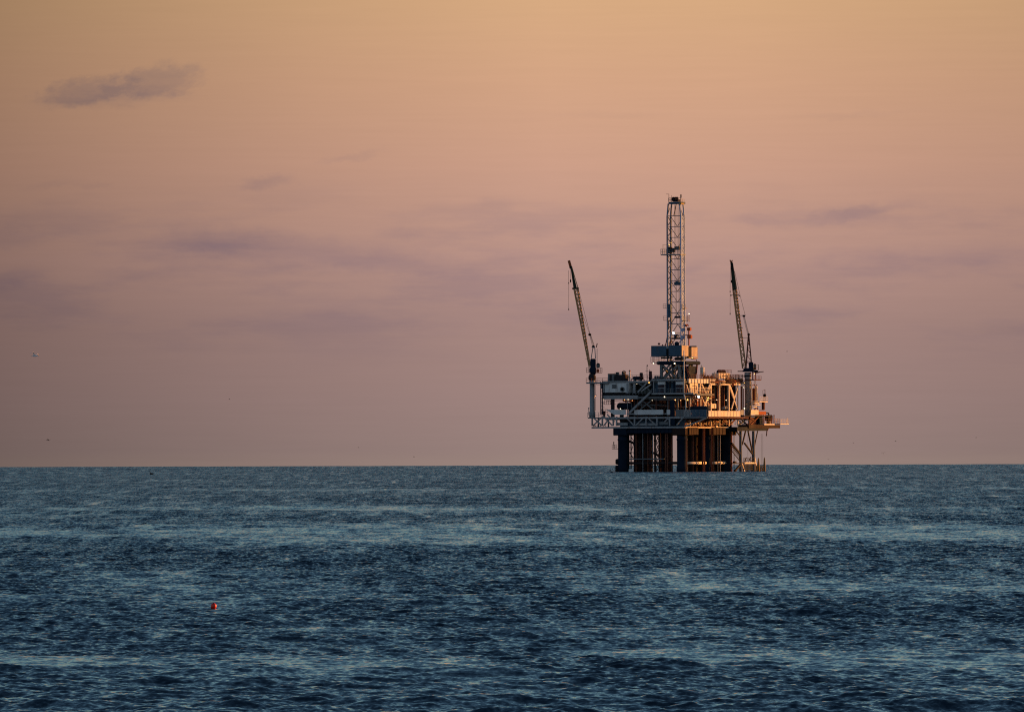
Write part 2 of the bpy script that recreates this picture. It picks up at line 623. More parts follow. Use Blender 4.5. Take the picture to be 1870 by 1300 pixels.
# sunlit lower truss on the right face
for (u0, v0, u1, v1, m) in ((1250, 776, 1258, 763, 'rust'), (1316, 776, 1330, 762, 'rust'), (1316, 762, 1330, 776, 'rust'), (1333, 776, 1346, 762, 'rust'), (1349, 762, 1366, 777, 'grey'), (1349, 777, 1366, 762, 'grey'),
                            (1262, 764, 1277, 776, 'maroon'), (1281, 776, 1296, 764, 'maroon'), (1300, 776, 1312, 764, 'maroon')):
    brace(G(u0, v0, 0.12), G(u1, v1, 0.12), 0.3, m)
for uu_, m in ((1260.5, 'cream'), (1279.5, 'cream'), (1298.2, 'cream'), (1314, 'white'), (1331, 'cream'), (1347.5, 'cream'), (1367.5, 'white')):
    brace(G(uu_, 778, 0.18), G(uu_, 760.5, 0.18), 0.3, m, 'truss_post')
mb = MB()
for v in (769.5, 773.5):
    mb.bar(G(1252, v, -0.6), G(1366, v, -0.6), 0.12)
for k in range(19):
    mb.bar(G(1254 + k * 6, 777, -0.6), G(1254 + k * 6, 769, -0.6), 0.1)
part('railing', mb, 'cream', plat)
rr = random.Random(3)
for k in range(26):
    u = rr.uniform(1254, 1362); v = rr.uniform(763, 775); x = rr.uniform(-3.6, -1.0)
    p = G(u, v, x); L = rr.uniform(1.5, 7)
    mb = MB()
    if rr.random() < 0.55:
        mb.tube(p, p + Vector((0, L, 0)), rr.uniform(0.08, 0.2), n=6)
    else:
        q = p + Vector((0, 0, 1.0 if v > 770 else -1.2)); mb.path([p + Vector((0, -L / 3, 0)), p, q], rr.uniform(0.08, 0.16))
    part('cellar_pipe', mb, rr.choice(['rust', 'maroon', 'cream', 'dark', 'orange', 'grey']), plat)
# balcony brace under the overhanging main deck
brace((0.2, -0.05, 13.75), (7.6, -0.05, 16.35), 0.4, 'pale', 'balcony_brace')
part('hanging_sign_box', Gbox(MB(), 1308.2, 1311, 777, 784, 0.62, 0.3), 'cream', plat)

# --- main level: wind wall panels at the front
mb = MB()
pts = [F(1107, 748), F(1143, 748), F(1143, 757.3), F(1122, 757.3)]
mb.prism([(p.x, p.z) for p in pts], 1, -0.12, 0.0); part('bulwark_panel', mb, 'white', plat)
for (u0, u1, v0, m) in ((1158, 1211, 748, 'white'), (1217.5, 1223.5, 748, 'white')):
    part('bulwark_panel', Fbox(MB(), u0, u1, v0, 757.3, -0.12, 0.12), m, plat)
mb = MB(); Fbox(mb, 1144.5, 1158, 754.5, 757, -0.3, 0.5); Fbox(mb, 1211, 1217.5, 754.5, 756.5, -0.3, 0.5)
part('landing_plate', mb, 'pale', plat)
part('pipe_trunk', Fbox(MB(), 1224, 1232, 731, 776, 0.12, 1.6, True), 'navy', plat)
for (u0, u1, m) in ((1235, 1248, 'grey'), (1248.5, 1262, 'pale'), (1262.5, 1291, 'teal')):
    a, b = F(u0, 757), F(u1, 748)
    mb = MB(); mb.box(a.x, b.x, -0.1, 0.02, 16.85, b.z); part('bulwark_panel', mb, m, plat)
mb = MB()
a, b = F(1234, 757, -0.16), F(1290, 757, -0.16)
mb.rail([(a.x, -0.16, 16.85), (b.x, -0.16, 16.85)], 1.9, 1.2, 0.05, 3)
part('railing', mb, 'galv', plat)
# sunlit bulwark plates along the right edge of the balcony
y = G(1293.5, 750, 8.0).y
yend = G(1352, 750, 8.0).y
k = 0
while y < yend - 0.4:
    y1 = min(yend, y + rr.choice((1.5, 1.7, 1.9, 2.1)))
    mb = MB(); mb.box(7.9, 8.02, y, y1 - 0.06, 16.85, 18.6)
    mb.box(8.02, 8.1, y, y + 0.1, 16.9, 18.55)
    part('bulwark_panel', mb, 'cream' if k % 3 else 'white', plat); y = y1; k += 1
part('bulwark_panel', Gbox(MB(), 1352.5, 1358, 748.5, 757.5, 7.9, 0.12), 'pale', plat)

# --- interior of the main and middle levels: process skids packed under the decks
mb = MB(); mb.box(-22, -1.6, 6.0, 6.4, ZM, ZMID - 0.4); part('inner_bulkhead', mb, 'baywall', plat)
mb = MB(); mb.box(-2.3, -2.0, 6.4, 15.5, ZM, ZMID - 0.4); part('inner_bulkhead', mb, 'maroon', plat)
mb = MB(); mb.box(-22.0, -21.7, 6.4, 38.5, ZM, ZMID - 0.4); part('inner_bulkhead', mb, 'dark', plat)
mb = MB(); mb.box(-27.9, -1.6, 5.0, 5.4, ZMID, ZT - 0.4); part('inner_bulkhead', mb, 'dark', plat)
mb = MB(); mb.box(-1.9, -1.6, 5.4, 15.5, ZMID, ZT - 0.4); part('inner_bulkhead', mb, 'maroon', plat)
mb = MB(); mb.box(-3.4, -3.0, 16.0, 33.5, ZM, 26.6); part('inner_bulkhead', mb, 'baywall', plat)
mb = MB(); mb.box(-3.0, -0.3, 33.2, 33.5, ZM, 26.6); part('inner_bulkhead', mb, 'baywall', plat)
# big dark vessels on the main deck at the front
for (u0, u1, v0, v1, y, m) in ((1124, 1157, 735, 748, 2.2, 'navy'), (1203, 1217, 735, 750, 2.6, 'black'), (1257, 1291, 741, 756, 2.0, 'navy')):
    a, b = F(u0, v1, y), F(u1, v0, y)
    mb = MB()
    rad = (b.z - a.z) / 2
    zc = (a.z + b.z) / 2
    mb.lathe((0, y + rad, zc), [(rad * .3, a.x), (rad * .8, a.x + rad * .35), (rad, a.x + rad * .8), (rad, b.x - rad * .8), (rad * .8, b.x - rad * .35), (rad * .3, b.x)], 14, 'x')
    for f_ in (0.25, 0.75):
        xx = a.x + (b.x - a.x) * f_
        mb.box(xx - 0.3, xx + 0.3, y + 0.3, y + 2 * rad - 0.3, ZM, zc)
    part('process_vessel', mb, m, plat)
# pipe runs on the front, main level
rr = random.Random(12)
for k in range(34):
    y = rr.uniform(0.8, 5.2)
    u = rr.uniform(1128, 1245); v = rr.uniform(727, 745)
    p = F(u, v, y); L = rr.uniform(2, 9)
    r = rr.uniform(0.07, 0.2)
    mb = MB()
    c = rr.random()
    if c < 0.5:
        q = p + Vector((L, 0, 0)); q.x = min(q.x, -0.8); mb.tube(p, q, r, n=7)
        if rr.random() < 0.6: mb.tube(q, (q.x, q.y, ZM), r, n=7)
    elif c < 0.8:
        mb.tube((p.x, p.y, ZM), (p.x, p.y, ZMID - 0.4), r, n=7)
    else:
        mb.path([(p.x, p.y, ZM), p, p + Vector((min(2.0, L), 0, 0)), p + Vector((min(2.0, L), 0, 1.2))], r)
    part('process_pipe', mb, rr.choice(['grey', 'maroon', 'rust', 'pale', 'dark', 'galv', 'orange']), plat)
rr = random.Random(77)
for k in range(26):
    y = rr.uniform(.5, 3.0); u = rr.uniform(1150, 1247); v = rr.uniform(723, 746); r = rr.uniform(.07, .15)
    p = F(u, v, y); mb = MB()
    if k % 2:
        L = rr.uniform(1.5, 5); q = p + Vector((min(L, -.6 - p.x) if p.x + L > -.6 else L, 0, 0)); mb.path([(p.x, y, ZM), p, q, (q.x, y, q.z + rr.choice((-1, 1)) * .9)], r)
    else:
        mb.tube((p.x, y, ZM + 1.9), (p.x, y, ZMID - .4), r, n=7)
    part('process_pipe', mb, rr.choice(['rust', 'maroon', 'maroon', 'orange', 'rust', 'galv']), plat)
rr = random.Random(91)
for k in range(20):
    u = rr.uniform(1254, 1296); v = rr.choice((rr.uniform(702, 717), rr.uniform(724, 746), rr.uniform(724, 746))); x = rr.uniform(.25, 1.2); L = rr.uniform(1.5, 6)
    p = G(u, v, x); r = rr.uniform(.06, .13); mb = MB()
    if k % 3:
        q = p + Vector((0, L, 0)); mb.path([p, q, q + Vector((0, 0, rr.choice((-1.2, 1.2))))], r)
    else:
        mb.tube(p + Vector((0, 0, -1.6)), p + Vector((0, 0, 1.6)), r, n=7)
    part('flow_line', mb, rr.choice(['rust', 'maroon', 'orange', 'dark', 'cream', 'redox', 'rust']), plat)
for k in range(9):
    x = rr.uniform(.2, .8); p = G(rr.uniform(1300, 1360), rr.uniform(686, 700), x)
    part('flow_line', MB().path([p, p + Vector((0, rr.uniform(1.5, 4), 0)), p + Vector((0, rr.uniform(1.5, 4), -1.5))], rr.uniform(.07, .14)), rr.choice(['rust', 'maroon', 'dark', 'redox']), plat)
mb = MB(); mb.rail([G(1296, 700.5, .5), G(1362, 700.5, .5)], 1.2, 1.2, .05); part('railing', mb, 'rust', plat)
mb = MB(); mb.rail([G(1334, 691.5, .3), G(1362, 691.5, .3)], 1.3, 1.1, .05); part('railing', mb, 'maroon', plat)
mb = MB(); mb.rail([F(1150, 720.5, -.3), F(1189, 720.5, -.3)], 1.2, 1.0, .05); part('railing', mb, 'galv', plat)
# red valve wheels under the middle deck
for (u, v) in ((1139, 731), (1143, 732.5), (1147, 730), (1151, 732.5), (1154, 730.5), (1157, 732), (1206, 733), (1210, 731), (1214, 734), (1231, 728.5)):
    mb = MB(); c = F(u, v, 1.0)
    mb.lathe(c, [(0.16, -0.3), (0.42, -0.1), (0.42, 0.1), (0.16, 0.3)], 8, 'y')
    mb.tube(c, c + Vector((0, 0.2, 0.9)), 0.09)
    part('valve', mb, 'orange', plat)
# pipe rack just under the middle deck
for (v, u0, u1, m, r) in ((726.5, 1180, 1262, 'grey', 0.12), (728.6, 1165, 1250, 'pale', 0.1), (731, 1185, 1240, 'grey', 0.09), (727.6, 1118, 1150, 'grey', 0.1), (731.5, 1108, 1138, 'maroon', 0.1)):
    a, b = F(u0, v, 0.6), F(u1, v, 0.6)
    part('process_pipe', MB().tube(a, (b.x, b.y, a.z), r, n=7), m, plat)
for uu_, m in ((1198.5, 'rust'), (1222, 'rust'), (1233, 'rust'), (1238, 'grey'), (1146, 'pale'), (1120.5, 'dark'), (1117.5, 'dark')):
    a, b = F(uu_, 756, 0.7), F(uu_, 726, 0.7)
    w = 0.3 if m != 'pale' else 0.14
    part('deck_column', MB().bar((a.x, a.y, ZM), (a.x, a.y, 22.4), w if m != 'dark' else 0.5), m, plat)
# open left corner: walkway with rails, sky behind
mb = MB()
a, b = F(1100, 738, 0.3), F(1122, 738, 0.3)
mb.box(a.x, b.x, 0.3, 1.3, a.z - 0.12, a.z)
mb.rail([(a.x, 0.3, a.z), (b.x, 0.3, a.z)], 1.2, 0.75, 0.06)
part('walkway', mb, 'maroon', plat)
mb = MB()
mb.rail([F(1099, 757, 0.3), F(1110, 757, 0.3)], 1.6, 0.8, 0.06)
mb.box(F(1100, 750, 0).x, F(1102.5, 750, 0).x, 0.4, 1.0, ZM, ZM + 1.9)
part('railing', mb, 'rust', plat)
# caged ladder tower at the left corner
mb = MB()
for uu_ in (1097.2, 1100.4):
    for y in (-0.5, 0.6):
        p, q = F(uu_, 757, y), F(uu_, 697, y); mb.bar(p, (p.x, y, q.z), 0.24)
for k in range(24):
    z = 17.3 + k * 0.42
    p, q = F(1097.2, 700, -0.5), F(1100.4, 700, -0.5)
    mb.bar((p.x, -0.5, z), (q.x, -0.5, z), 0.1)
    if k % 3 == 0:
        mb.bar((q.x, -0.5, z), (q.x, 0.6, z), 0.14)
part('ladder_tower', mb, 'navy', plat)
# big raking braces of the front
brace(F(1150, 753.5, -0.45), F(1188, 716.5, -0.45), 0.62, 'pale', 'raking_brace')
for (u0, v0, u1, v1) in ((1165, 716, 1183, 697.5), (1171, 715, 1189, 702)):
    brace(F(u0, v0, -0.2), F(u1, v1, -0.2), 0.42, 'pale', 'raking_brace')
for (u0, v0, u1, v1) in ((1177, 706, 1190, 715), (1163, 698, 1174, 705), (1175, 733, 1193, 748), (1169, 748, 1188, 733)):
    brace(F(u0, v0, 0.25), F(u1, v1, 0.25), 0.3, 'grey', 'raking_brace')
part('deck_column', Fbox(MB(), 1156, 1160, 696.5, 718, 0.3, 0.5), 'pale', plat)
part('deck_column', Fbox(MB(), 1148.5, 1150, 696.5, 718, 0.6, 0.5), 'galv', plat)
rr = random.Random(21)
for k in range(14):
    y = rr.uniform(1.2, 4.6); u = rr.uniform(1150, 1186); p = F(u, 700, y)
    part('process_pipe', MB().tube((p.x, y, ZMID), (p.x, y, ZT - 0.4), rr.uniform(0.08, 0.25), n=7), rr.choice(['dark', 'grey', 'maroon', 'green', 'navy']), plat)
mb = Fbox(MB(), 1168, 1186, 707, 718, 1.4, 2.0, True); part('pump_housing', mb, 'green', plat)

# --- centre block beneath the drilling rig
def blockpart(name, u0, u1, v0, v1, y, d, m, ch=False):
    return part(name, Fbox(MB(), u0, u1, v0, v1, y, d, ch), m, plat)
blockpart('edge_girder', 1189.5, 1250, 691.8, 695.6, -0.9, 0.6, 'pale')
blockpart('module_floor', 1190, 1266, 716.8, 720.4, -1.0, 1.2, 'pale')
blockpart('block_wall', 1190, 1250, 695.8, 716.6, 0.9, 0.3, 'teal')
for (u0, u1) in ((1201.2, 1214.6), (1234, 1248.5)):
    mb = Fbox(MB(), u0, u1, 697, 702.3, -0.35, 0.5); part('door_header', mb, 'white', plat)
    mb = MB()
    for j in range(6):
        v = 703.4 + j * 2.3
        Fbox(mb, u0 + 0.4, u1 - 2, v, v + 1.2, -0.1 + 0.02 * j, 0.2)
    part('louvre_panel', mb, 'maroon', plat)
    mb = Fbox(MB(), u0, u1, 708, 709.2, -0.3, 0.12); part('cross_rail', mb, 'pale', plat)
    part('deck_column', Fbox(MB(), u1 - 1.6, u1, 702.4, 716.6, -0.35, 0.4), 'pale', plat)
for (u0, u1, m) in ((1190, 1191.5, 'navy'), (1192.6, 1194, 'pale'), (1216.5, 1218.5, 'navy'), (1222, 1224, 'dark'), (1229.5, 1231.5, 'navy'), (1223.6, 1224.4, 'pale')):
    part('deck_column', Fbox(MB(), u0, u1, 695.8 if m != 'pale' or u0 < 1200 else 709, 716.6, -0.05, 0.3), m, plat)
mb = MB(); mb.rail([F(1190, 717, -1.0), F(1265, 717, -1.0)], 1.2, 1.4, 0.04); part('railing', mb, 'galv', plat)
mb = MB(); mb.rail([F(1191, 692, -0.8), F(1249, 692, -0.8)], 1.2, 1.4, 0.04); part('railing', mb, 'galv', plat)
# standpipe down the corner
part('standpipe', MB().path([F(1249.2, 640, -1.6), F(1249.2, 720, -1.6), F(1252.4, 733, -1.2), F(1252.4, 750, -1.2)], 0.17, 8), 'white', plat)

# --- sunlit right face, upper levels
mb = MB()
mb.box(-0.3, 0.25, G(1257, 700, 0).y, G(1306, 700, 0).y, G(1280, 699.8).z, G(1280, 692).z)
part('ribbed_fascia', mb, 'ribwhite', plat)
mb = MB()
for k in range(9):
    u = 1258 + k * 5.4
    Gbox(mb, u, u + 1.0, 692.2, 699.6, 0.42, 0.16)
part('fascia_stiffeners', mb, 'cream', plat)
part('block_wall', Gbox(MB(), 1260, 1276.3, 700.2, 718, -0.2, 0.4), 'cream', plat)
mb = MB(); mb.rail([G(1260, 717.5, 0.6), G(1297, 717.5, 0.6)], 1.5, 1.0, 0.05, 2); part('railing', mb, 'cream', plat)
mb = MB(); mb.box(0, 1.4, G(1265, 720, 0).y, G(1297, 720, 0).y, G(1280, 722.5).z, G(1280, 718.8).z); part('module_floor', mb, 'grey', plat)
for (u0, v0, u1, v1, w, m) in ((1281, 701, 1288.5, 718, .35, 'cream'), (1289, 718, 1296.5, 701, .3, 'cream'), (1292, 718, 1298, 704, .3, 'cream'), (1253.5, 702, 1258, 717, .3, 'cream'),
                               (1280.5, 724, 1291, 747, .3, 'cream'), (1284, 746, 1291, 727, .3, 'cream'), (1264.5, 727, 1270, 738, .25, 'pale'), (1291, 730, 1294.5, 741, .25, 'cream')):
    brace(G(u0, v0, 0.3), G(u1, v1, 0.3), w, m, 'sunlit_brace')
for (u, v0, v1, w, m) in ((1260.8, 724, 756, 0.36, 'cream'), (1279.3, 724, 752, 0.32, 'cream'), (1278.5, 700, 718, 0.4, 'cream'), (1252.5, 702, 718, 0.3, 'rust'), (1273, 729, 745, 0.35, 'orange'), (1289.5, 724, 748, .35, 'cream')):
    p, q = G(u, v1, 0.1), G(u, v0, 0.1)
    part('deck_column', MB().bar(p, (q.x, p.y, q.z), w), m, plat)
# rust coloured pipework above the bay
rr = random.Random(5)
for k in range(16):
    u = rr.uniform(1296, 1350); v = rr.uniform(694, 700.5); L = rr.uniform(1.5, 5)
    p = G(u, v, 0.4)
    mb = MB(); mb.tube(p, p + Vector((0, L, 0)), rr.uniform(0.08, 0.2), n=7)
    if rr.random() < .5: mb.tube(p, p + Vector((0, 0, -1.2)), 0.12, n=6)
    part('deck_pipe', mb, rr.choice(['rust', 'orange', 'maroon', 'dark', 'dark', 'cream']), plat)
edge(G(1297, 702, 0.1), G(1360, 702, 0.1), 0.4, 0.42, 'cream')
for (u, w) in ((1297.8, 0.46), (1313.7, 0.38), (1330.6, 0.46), (1347.2, 0.34)):
    p, q = G(u, 757, 0.1), G(u, 702.5, 0.1)
    part('bay_column', MB().bar((p.x, p.y, ZM), (p.x, p.y, q.z), w), 'cream', plat)
for (u0, v0, u1, v1) in ((1331.5, 704, 1346.5, 748), (1333, 704, 1341.5, 728), (1348, 703, 1335.5, 748)):
    brace(G(u0, v0, 0.2), G(u1, v1, 0.2), 0.32, 'cream', 'bay_brace')
mb = Gbox(MB(), 1299.5, 1308.5, 737, 746, -0.4, 1.4, True); part('junction_cabinet', mb, 'cream', plat)
mb = MB()
for (u, v, r) in ((1317, 746, .5), (1322, 745, .7), (1325.5, 744, .5)):
    mb.ball(G(u, v, -1.5), r, 9, 6)
part('valve_cluster', mb, 'pale', plat)
rr = random.Random(8)
for k in range(14):
    u = rr.uniform(1299, 1346); x = rr.uniform(-2.7, -1.0); p = G(u, 750, x)
    if not (16.5 < p.y < 33): continue
    part('process_pipe', MB().tube((x, p.y, ZM), (x, p.y, 26.5), rr.uniform(0.1, 0.3), n=7), rr.choice(['maroon', 'dark', 'dark', 'navy', 'rust']), plat)
for k in range(6):
    p = G(1352.5 + rr.uniform(0, 5), 700, -0.2); r = rr.uniform(.08, .18)
    part('process_pipe', MB().tube((p.x, p.y, ZM), (p.x, p.y, 26.4), r, n=6), rr.choice(['orange', 'maroon', 'rust', 'dark']), plat)

# --- walkway round the left crane
mb = MB()
a, b = F(1070.5, 695, -1.2), F(1110, 695, -1.2)
mb.box(a.x, b.x, -1.2, 4.6, 27.1, 27.5)
mb.box(F(1098, 700).x, F(1100, 700).x, -0.6, 0.2, 25.5, 27.1)
part('crane_walkway', mb, 'galv', plat)
mb = MB(); mb.rail([(b.x, -1.2, 27.5), (a.x, -1.2, 27.5), (a.x, 4.6, 27.5)], 1.25, 1.7, 0.06); part('railing', mb, 'rust', plat)
mb = MB(); p = F(1089, 702, -0.6); q = F(1096, 702, -0.6)
mb.box(p.x, q.x, -0.6, 0.6, p.z - .1, p.z); mb.rail([p, q], 1.0, 0.9, 0.05); part('access_platform', mb, 'rust', plat)

mb = MB(); mb.rail([F(1142, 692.5, .1), F(1189, 692.5, .1)], 1.25, 1.3, .05); part('railing', mb, 'maroon', plat)
mb = MB(); mb.rail([G(1262, 691.5, .1), G(1311, 691.5, .1)], 1.25, 1.3, .05); part('railing', mb, 'rust', plat)
rr = random.Random(41)
for k in range(22):
    if k < 12:
        p = F(rr.uniform(1120, 1206), 690, rr.uniform(.6, 4.5))
    else:
        p = G(rr.uniform(1262, 1356), 690, -rr.uniform(.5, 3.5))
    h = rr.uniform(.6, 2.0); w_ = rr.uniform(.1, .22)
    mb = MB(); mb.path([(p.x, p.y, ZT), (p.x, p.y, ZT + h), (p.x + rr.choice((-.7, .7)), p.y, ZT + h)], w_ * .6)
    part('vent_stub', mb, rr.choice(['dark', 'maroon', 'grey', 'navy', 'rust']), plat)

# --- right-hand annex of vessels and platforms
AX = 3.0
def A(u, v, x=AX):
    return G(u, v, x)
mb = MB(); p, q = A(1371.5, 693.4), A(1385, 693.4); mb.box(AX - 2, AX + 1, p.y, q.y, p.z - .15, p.z + .15)
mb.rail([(AX + 1, p.y, p.z), (AX + 1, q.y, p.z)], 1.2, 1.0, .05)
for u in (1374.5, 1379.5):
    mb.bar(A(u, 693), A(u, 679), 0.25)
part('access_platform', mb, 'maroon', plat)
for (u, v0, v1, r, m, nm) in ((1376.2, 710, 741, 0.42, 'maroon', 'vertical_vessel'), (1380.8, 706, 735, 0.34, 'cream', 'vertical_vessel'), (1372.4, 697, 757, 0.22, 'cream', 'annex_post'), (1384, 718, 757, 0.1, 'yellow', 'annex_post'), (1379, 694, 757, 0.12, 'yellow', 'annex_post')):
    p, q = A(u, v1), A(u, v0)
    mb = MB()
    if 'vessel' in nm:
        mb.lathe((p.x, p.y, 0), [(r * .3, p.z), (r, p.z + .4), (r, q.z - .4), (r * 1.35, q.z - .35), (r * 1.35, q.z - .1), (r * .4, q.z + .25)], 12)
    else:
        mb.tube(p, (p.x, p.y, q.z), r)
    part(nm, mb, m, plat)
mb = MB(); mb.path([A(1372, 705), A(1377, 702), A(1380, 706), A(1382.5, 702)], 0.13); mb.path([A(1376, 757), A(1378, 747), A(1382, 744.5), A(1385, 749), A(1385.5, 762)], 0.16)
part('annex_pipework', mb, 'rust', plat)
for v, u1 in ((733, 1390), (736, 1386), (739, 1388), (743, 1382)):
    part('annex_pipework', MB().tube(A(1372, v, 3.4), A(u1, v, 3.4), 0.11), 'cream', plat)
mb = MB(); p, q = A(1383, 732.5), A(1398, 732.5); mb.box(AX - 1.5, AX + .8, p.y, q.y, p.z - .3, p.z); mb.rail([(AX + .8, p.y, p.z), (AX + .8, q.y, p.z)], 1.2, 1.3, .05)
part('access_platform', mb, 'cream', plat)
mb = MB(); mb.bar(A(1394, 748), A(1394, 732), 0.75); mb.bar(A(1384, 748.5), A(1395.5, 748.5), 0.14); mb.bar(A(1397, 733), A(1397, 711), 0.14); mb.bar(A(1394, 733), A(1393, 713), 0.08); mb.bar(A(1393, 713), A(1397, 711.5), 0.08)
part('vent_post', mb, 'maroon', plat)
part('vent_drum', MB().lathe(A(1396.5, 722), [(0.2, -.5), (.45, -.35), (.45, .35), (.2, .5)], 10), 'black', plat)
part('annex_bulwark', Gbox(MB(), 1371.5, 1385.5, 748.5, 757.3, 4.4, 0.15), 'cream', plat)
part('annex_bulwark', Gbox(MB(), 1386, 1399, 751, 757.3, 3.6, 0.15), 'orange', plat)
mb = MB(); p, q = A(1352, 758.5), A(1400, 758.5); mb.box(-1.0, 4.3, p.y, q.y, p.z - .3, p.z); part('annex_floor', mb, 'dark', plat)
for (u0, v0, u1, v1) in ((1370, 776, 1385, 761), (1369, 762, 1379, 770)):
    brace(A(u0, v0), A(u1, v1), 0.35, 'rust', 'annex_brace')
part('annex_wall', Gbox(MB(), 1368.5, 1384, 761.5, 776, 1.5, .3), 'maroon', plat)
# low cantilevered platform at far right
mb = MB()
p, q = A(1366, 780), A(1423, 780)
mb.box(-.5, 3.3, p.y, q.y, G(1400, 782).z, G(1400, 775.5).z)
part('cantilever_deck', mb, 'redox', plat)
mb = MB(); pts = [A(1346, 779.5), A(1404, 779.5), A(1400, 786.5), A(1346, 787)]
mb.prism([(t_.y, t_.z) for t_ in pts], 0, -.4, 3.0); part('cantilever_girder', mb, 'navy', plat)
part('cantilever_girder', MB().path([A(1404, 781), A(1400.5, 787), A(1399.6, 796)], 0.16), 'rust', plat)
mb = MB(); p, q = A(1393, 774), A(1412, 774); mb.box(0, 3.5, p.y, q.y, p.z - .35, p.z + .05); part('cantilever_deck', mb, 'cream', plat)
mb = MB(); p, q = A(1423, 773), A(1439, 773); mb.box(1.0, 3.4, p.y, q.y, p.z - .3, p.z); mb.rail([(3.3, p.y - 4, p.z), (3.3, q.y, p.z)], 1.2, 1.6, .05); mb.bar(A(1437.5, 773, 3.3), A(1437.5, 762.5, 3.3), .12)
part('catwalk', mb, 'cream', plat)
mb = MB(); mb.rail([A(1393, 774, 3.4), A(1424, 774, 3.4)], 1.6, 1.2, .06, 2)
for u in (1394.6, 1409, 1413.5):
    mb.bar(A(u, 774, 3.4), A(u, 758.5, 3.4), .22); mb.ball(A(u, 758.5, 3.4), .2, 8, 5)
part('railing', mb, 'rust', plat)
part('cantilever_cabinet', Gbox(MB(), 1387, 1393, 757.5, 774, 2.4, 1.6, True), 'navy', plat)
# boat landing
def bl(u, v, x=2.0):
    return G(u, v, x)
for (u, r0, r1) in ((1352.6, 0.42, 0.5), (1376, 0.42, 0.62)):
    p, q = bl(u, 860), bl(u, 787)
    part('landing_leg', MB().tube((p.x, p.y, -3), (p.x, p.y, q.z), r1, r0, 16), 'grey', plat)
for (u0, v0, u1, v1, w, m) in ((1344, 786, 1352, 797, .3, 'dark'), (1336, 809, 1351, 828, .5, 'dark'), (1361.5, 787, 1355.5, 812, .36, 'dark'), (1366, 787, 1374, 826, .36, 'dark'), (1383.5, 787, 1376.5, 821, .26, 'dark'), (1359.5, 809, 1375, 830, .4, 'dark'), (1342, 860, 1352, 848, .5, 'dark'), (1355, 846, 1359.5, 861, .3, 'cream'), (1377, 830, 1381, 850, .3, 'cream')):
    part('landing_brace', MB().bar(bl(u0, v0), bl(u1, v1), w), m, plat)
mb = MB()
for dv in (0, 9):
    mb.bar(bl(1337, 815 + dv), bl(1351, 833 + dv), .16)
for k in range(9):
    f_ = k / 8
    mb.bar(bl(1337 + 14 * f_, 815 + 18 * f_), bl(1337 + 14 * f_, 824 + 18 * f_), .1)
    mb.bar(bl(1337 + 14 * f_, 821 + 18 * f_, 1.4), bl(1337 + 14 * f_, 821 + 18 * f_, 2.6), .12)
part('landing_stair', mb, 'dark', plat)
mb = MB(); mb.bar(bl(1357.5, 845.2), bl(1377.5, 845.2), 1.0, .5); part('landing_deck', mb, 'cream', plat)
mb = MB(); mb.bar(bl(1336, 846), bl(1351, 846), .5, .3); mb.box(1.6, 2.4, bl(1340, 845).y, bl(1343, 845).y, bl(1340, 845).z, bl(1340, 842).z)
part('landing_deck', mb, 'dark', plat)
mb = MB()
for k in range(8):
    u = 1358 + k * 2.4
    mb.bar(bl(u, 862), bl(u, 846), .22)
for v in (849, 852.5, 856):
    mb.bar(bl(1357, v), bl(1397, v + 2), .3)
for k in range(5):
    mb.bar(bl(1378 + k * 4, 850 + k * .8), bl(1376 + k * 4, 862), .3)
part('fender_frame', mb, 'black', plat)
mb = MB(); mb.rail([bl(1358, 844.5, 2.5), bl(1377, 844.5, 2.5)], 1.4, 1.2, .06)
for (u0, v0, u1, v1) in ((1359, 843, 1363.5, 835), (1363, 843, 1360, 837), (1367, 843, 1371, 834), (1373, 843, 1368, 838)):
    mb.bar(bl(u0, v0), bl(u1, v1), .16)
part('railing', mb, 'dark', plat)
for u, v0, v1 in ((1385, 837, 853), (1396, 836, 862)):
    p, q = bl(u, v1), bl(u, v0)
    part('mooring_post', MB().lathe((p.x, p.y, 0), [(.5, p.z - 2), (.42, p.z), (.34, (p.z + q.z) / 2), (.22, q.z - .4), (.1, q.z + .2)], 10), 'boomdull', plat)
for u, v0, v1 in ((1390.2, 792, 850), (1393, 792, 850), (1365.7, 790, 842), (1340, 793, 842)):
    part('hanging_rope', MB().tube(bl(u, v1), bl(u, v0), 0.035, n=5), 'cable', plat)

# --- lamps of the platform
def lamp(pt, mat, r, parent, d=(0, -1, 0)):
    pt = Vector(pt); r *= .75
    h = part('floodlight', MB().box(pt.x - r, pt.x + r, pt.y + .05, pt.y + .3, pt.z + .02, pt.z + r * 1.3).bar(pt + Vector((0, .2, r)), pt + Vector((0, .6, r + .3)), .08), 'dark', parent)
    part('bulb', MB().ball(pt, r, 8, 6), mat, h)
for (u, v, y, m, r) in ((1102, 729, 0.2, 'lampw', .17), (1140.3, 730, .4, 'lampo', .15), (1147, 729.6, .4, 'lampw', .17), (1154.5, 731.3, .4, 'lampo', .14), (1133, 746.5, -0.5, 'lampw', .2),
                        (1155, 697.3, .2, 'lampw', .12), (1163, 701.3, .2, 'lampw', .12), (1185.3, 698.6, -.6, 'lampy', .24), (1213.5, 724.6, -.7, 'lampw', .26), (1191, 731, .2, 'lampw', .12), (1233.2, 730.3, .0, 'lampo', .25), (1243, 730.8, .0, 'lampo', .16),
                        (1087.5, 723, .0, 'lampo', .1)):
    lamp(F(u, v, y), m, r, plat)
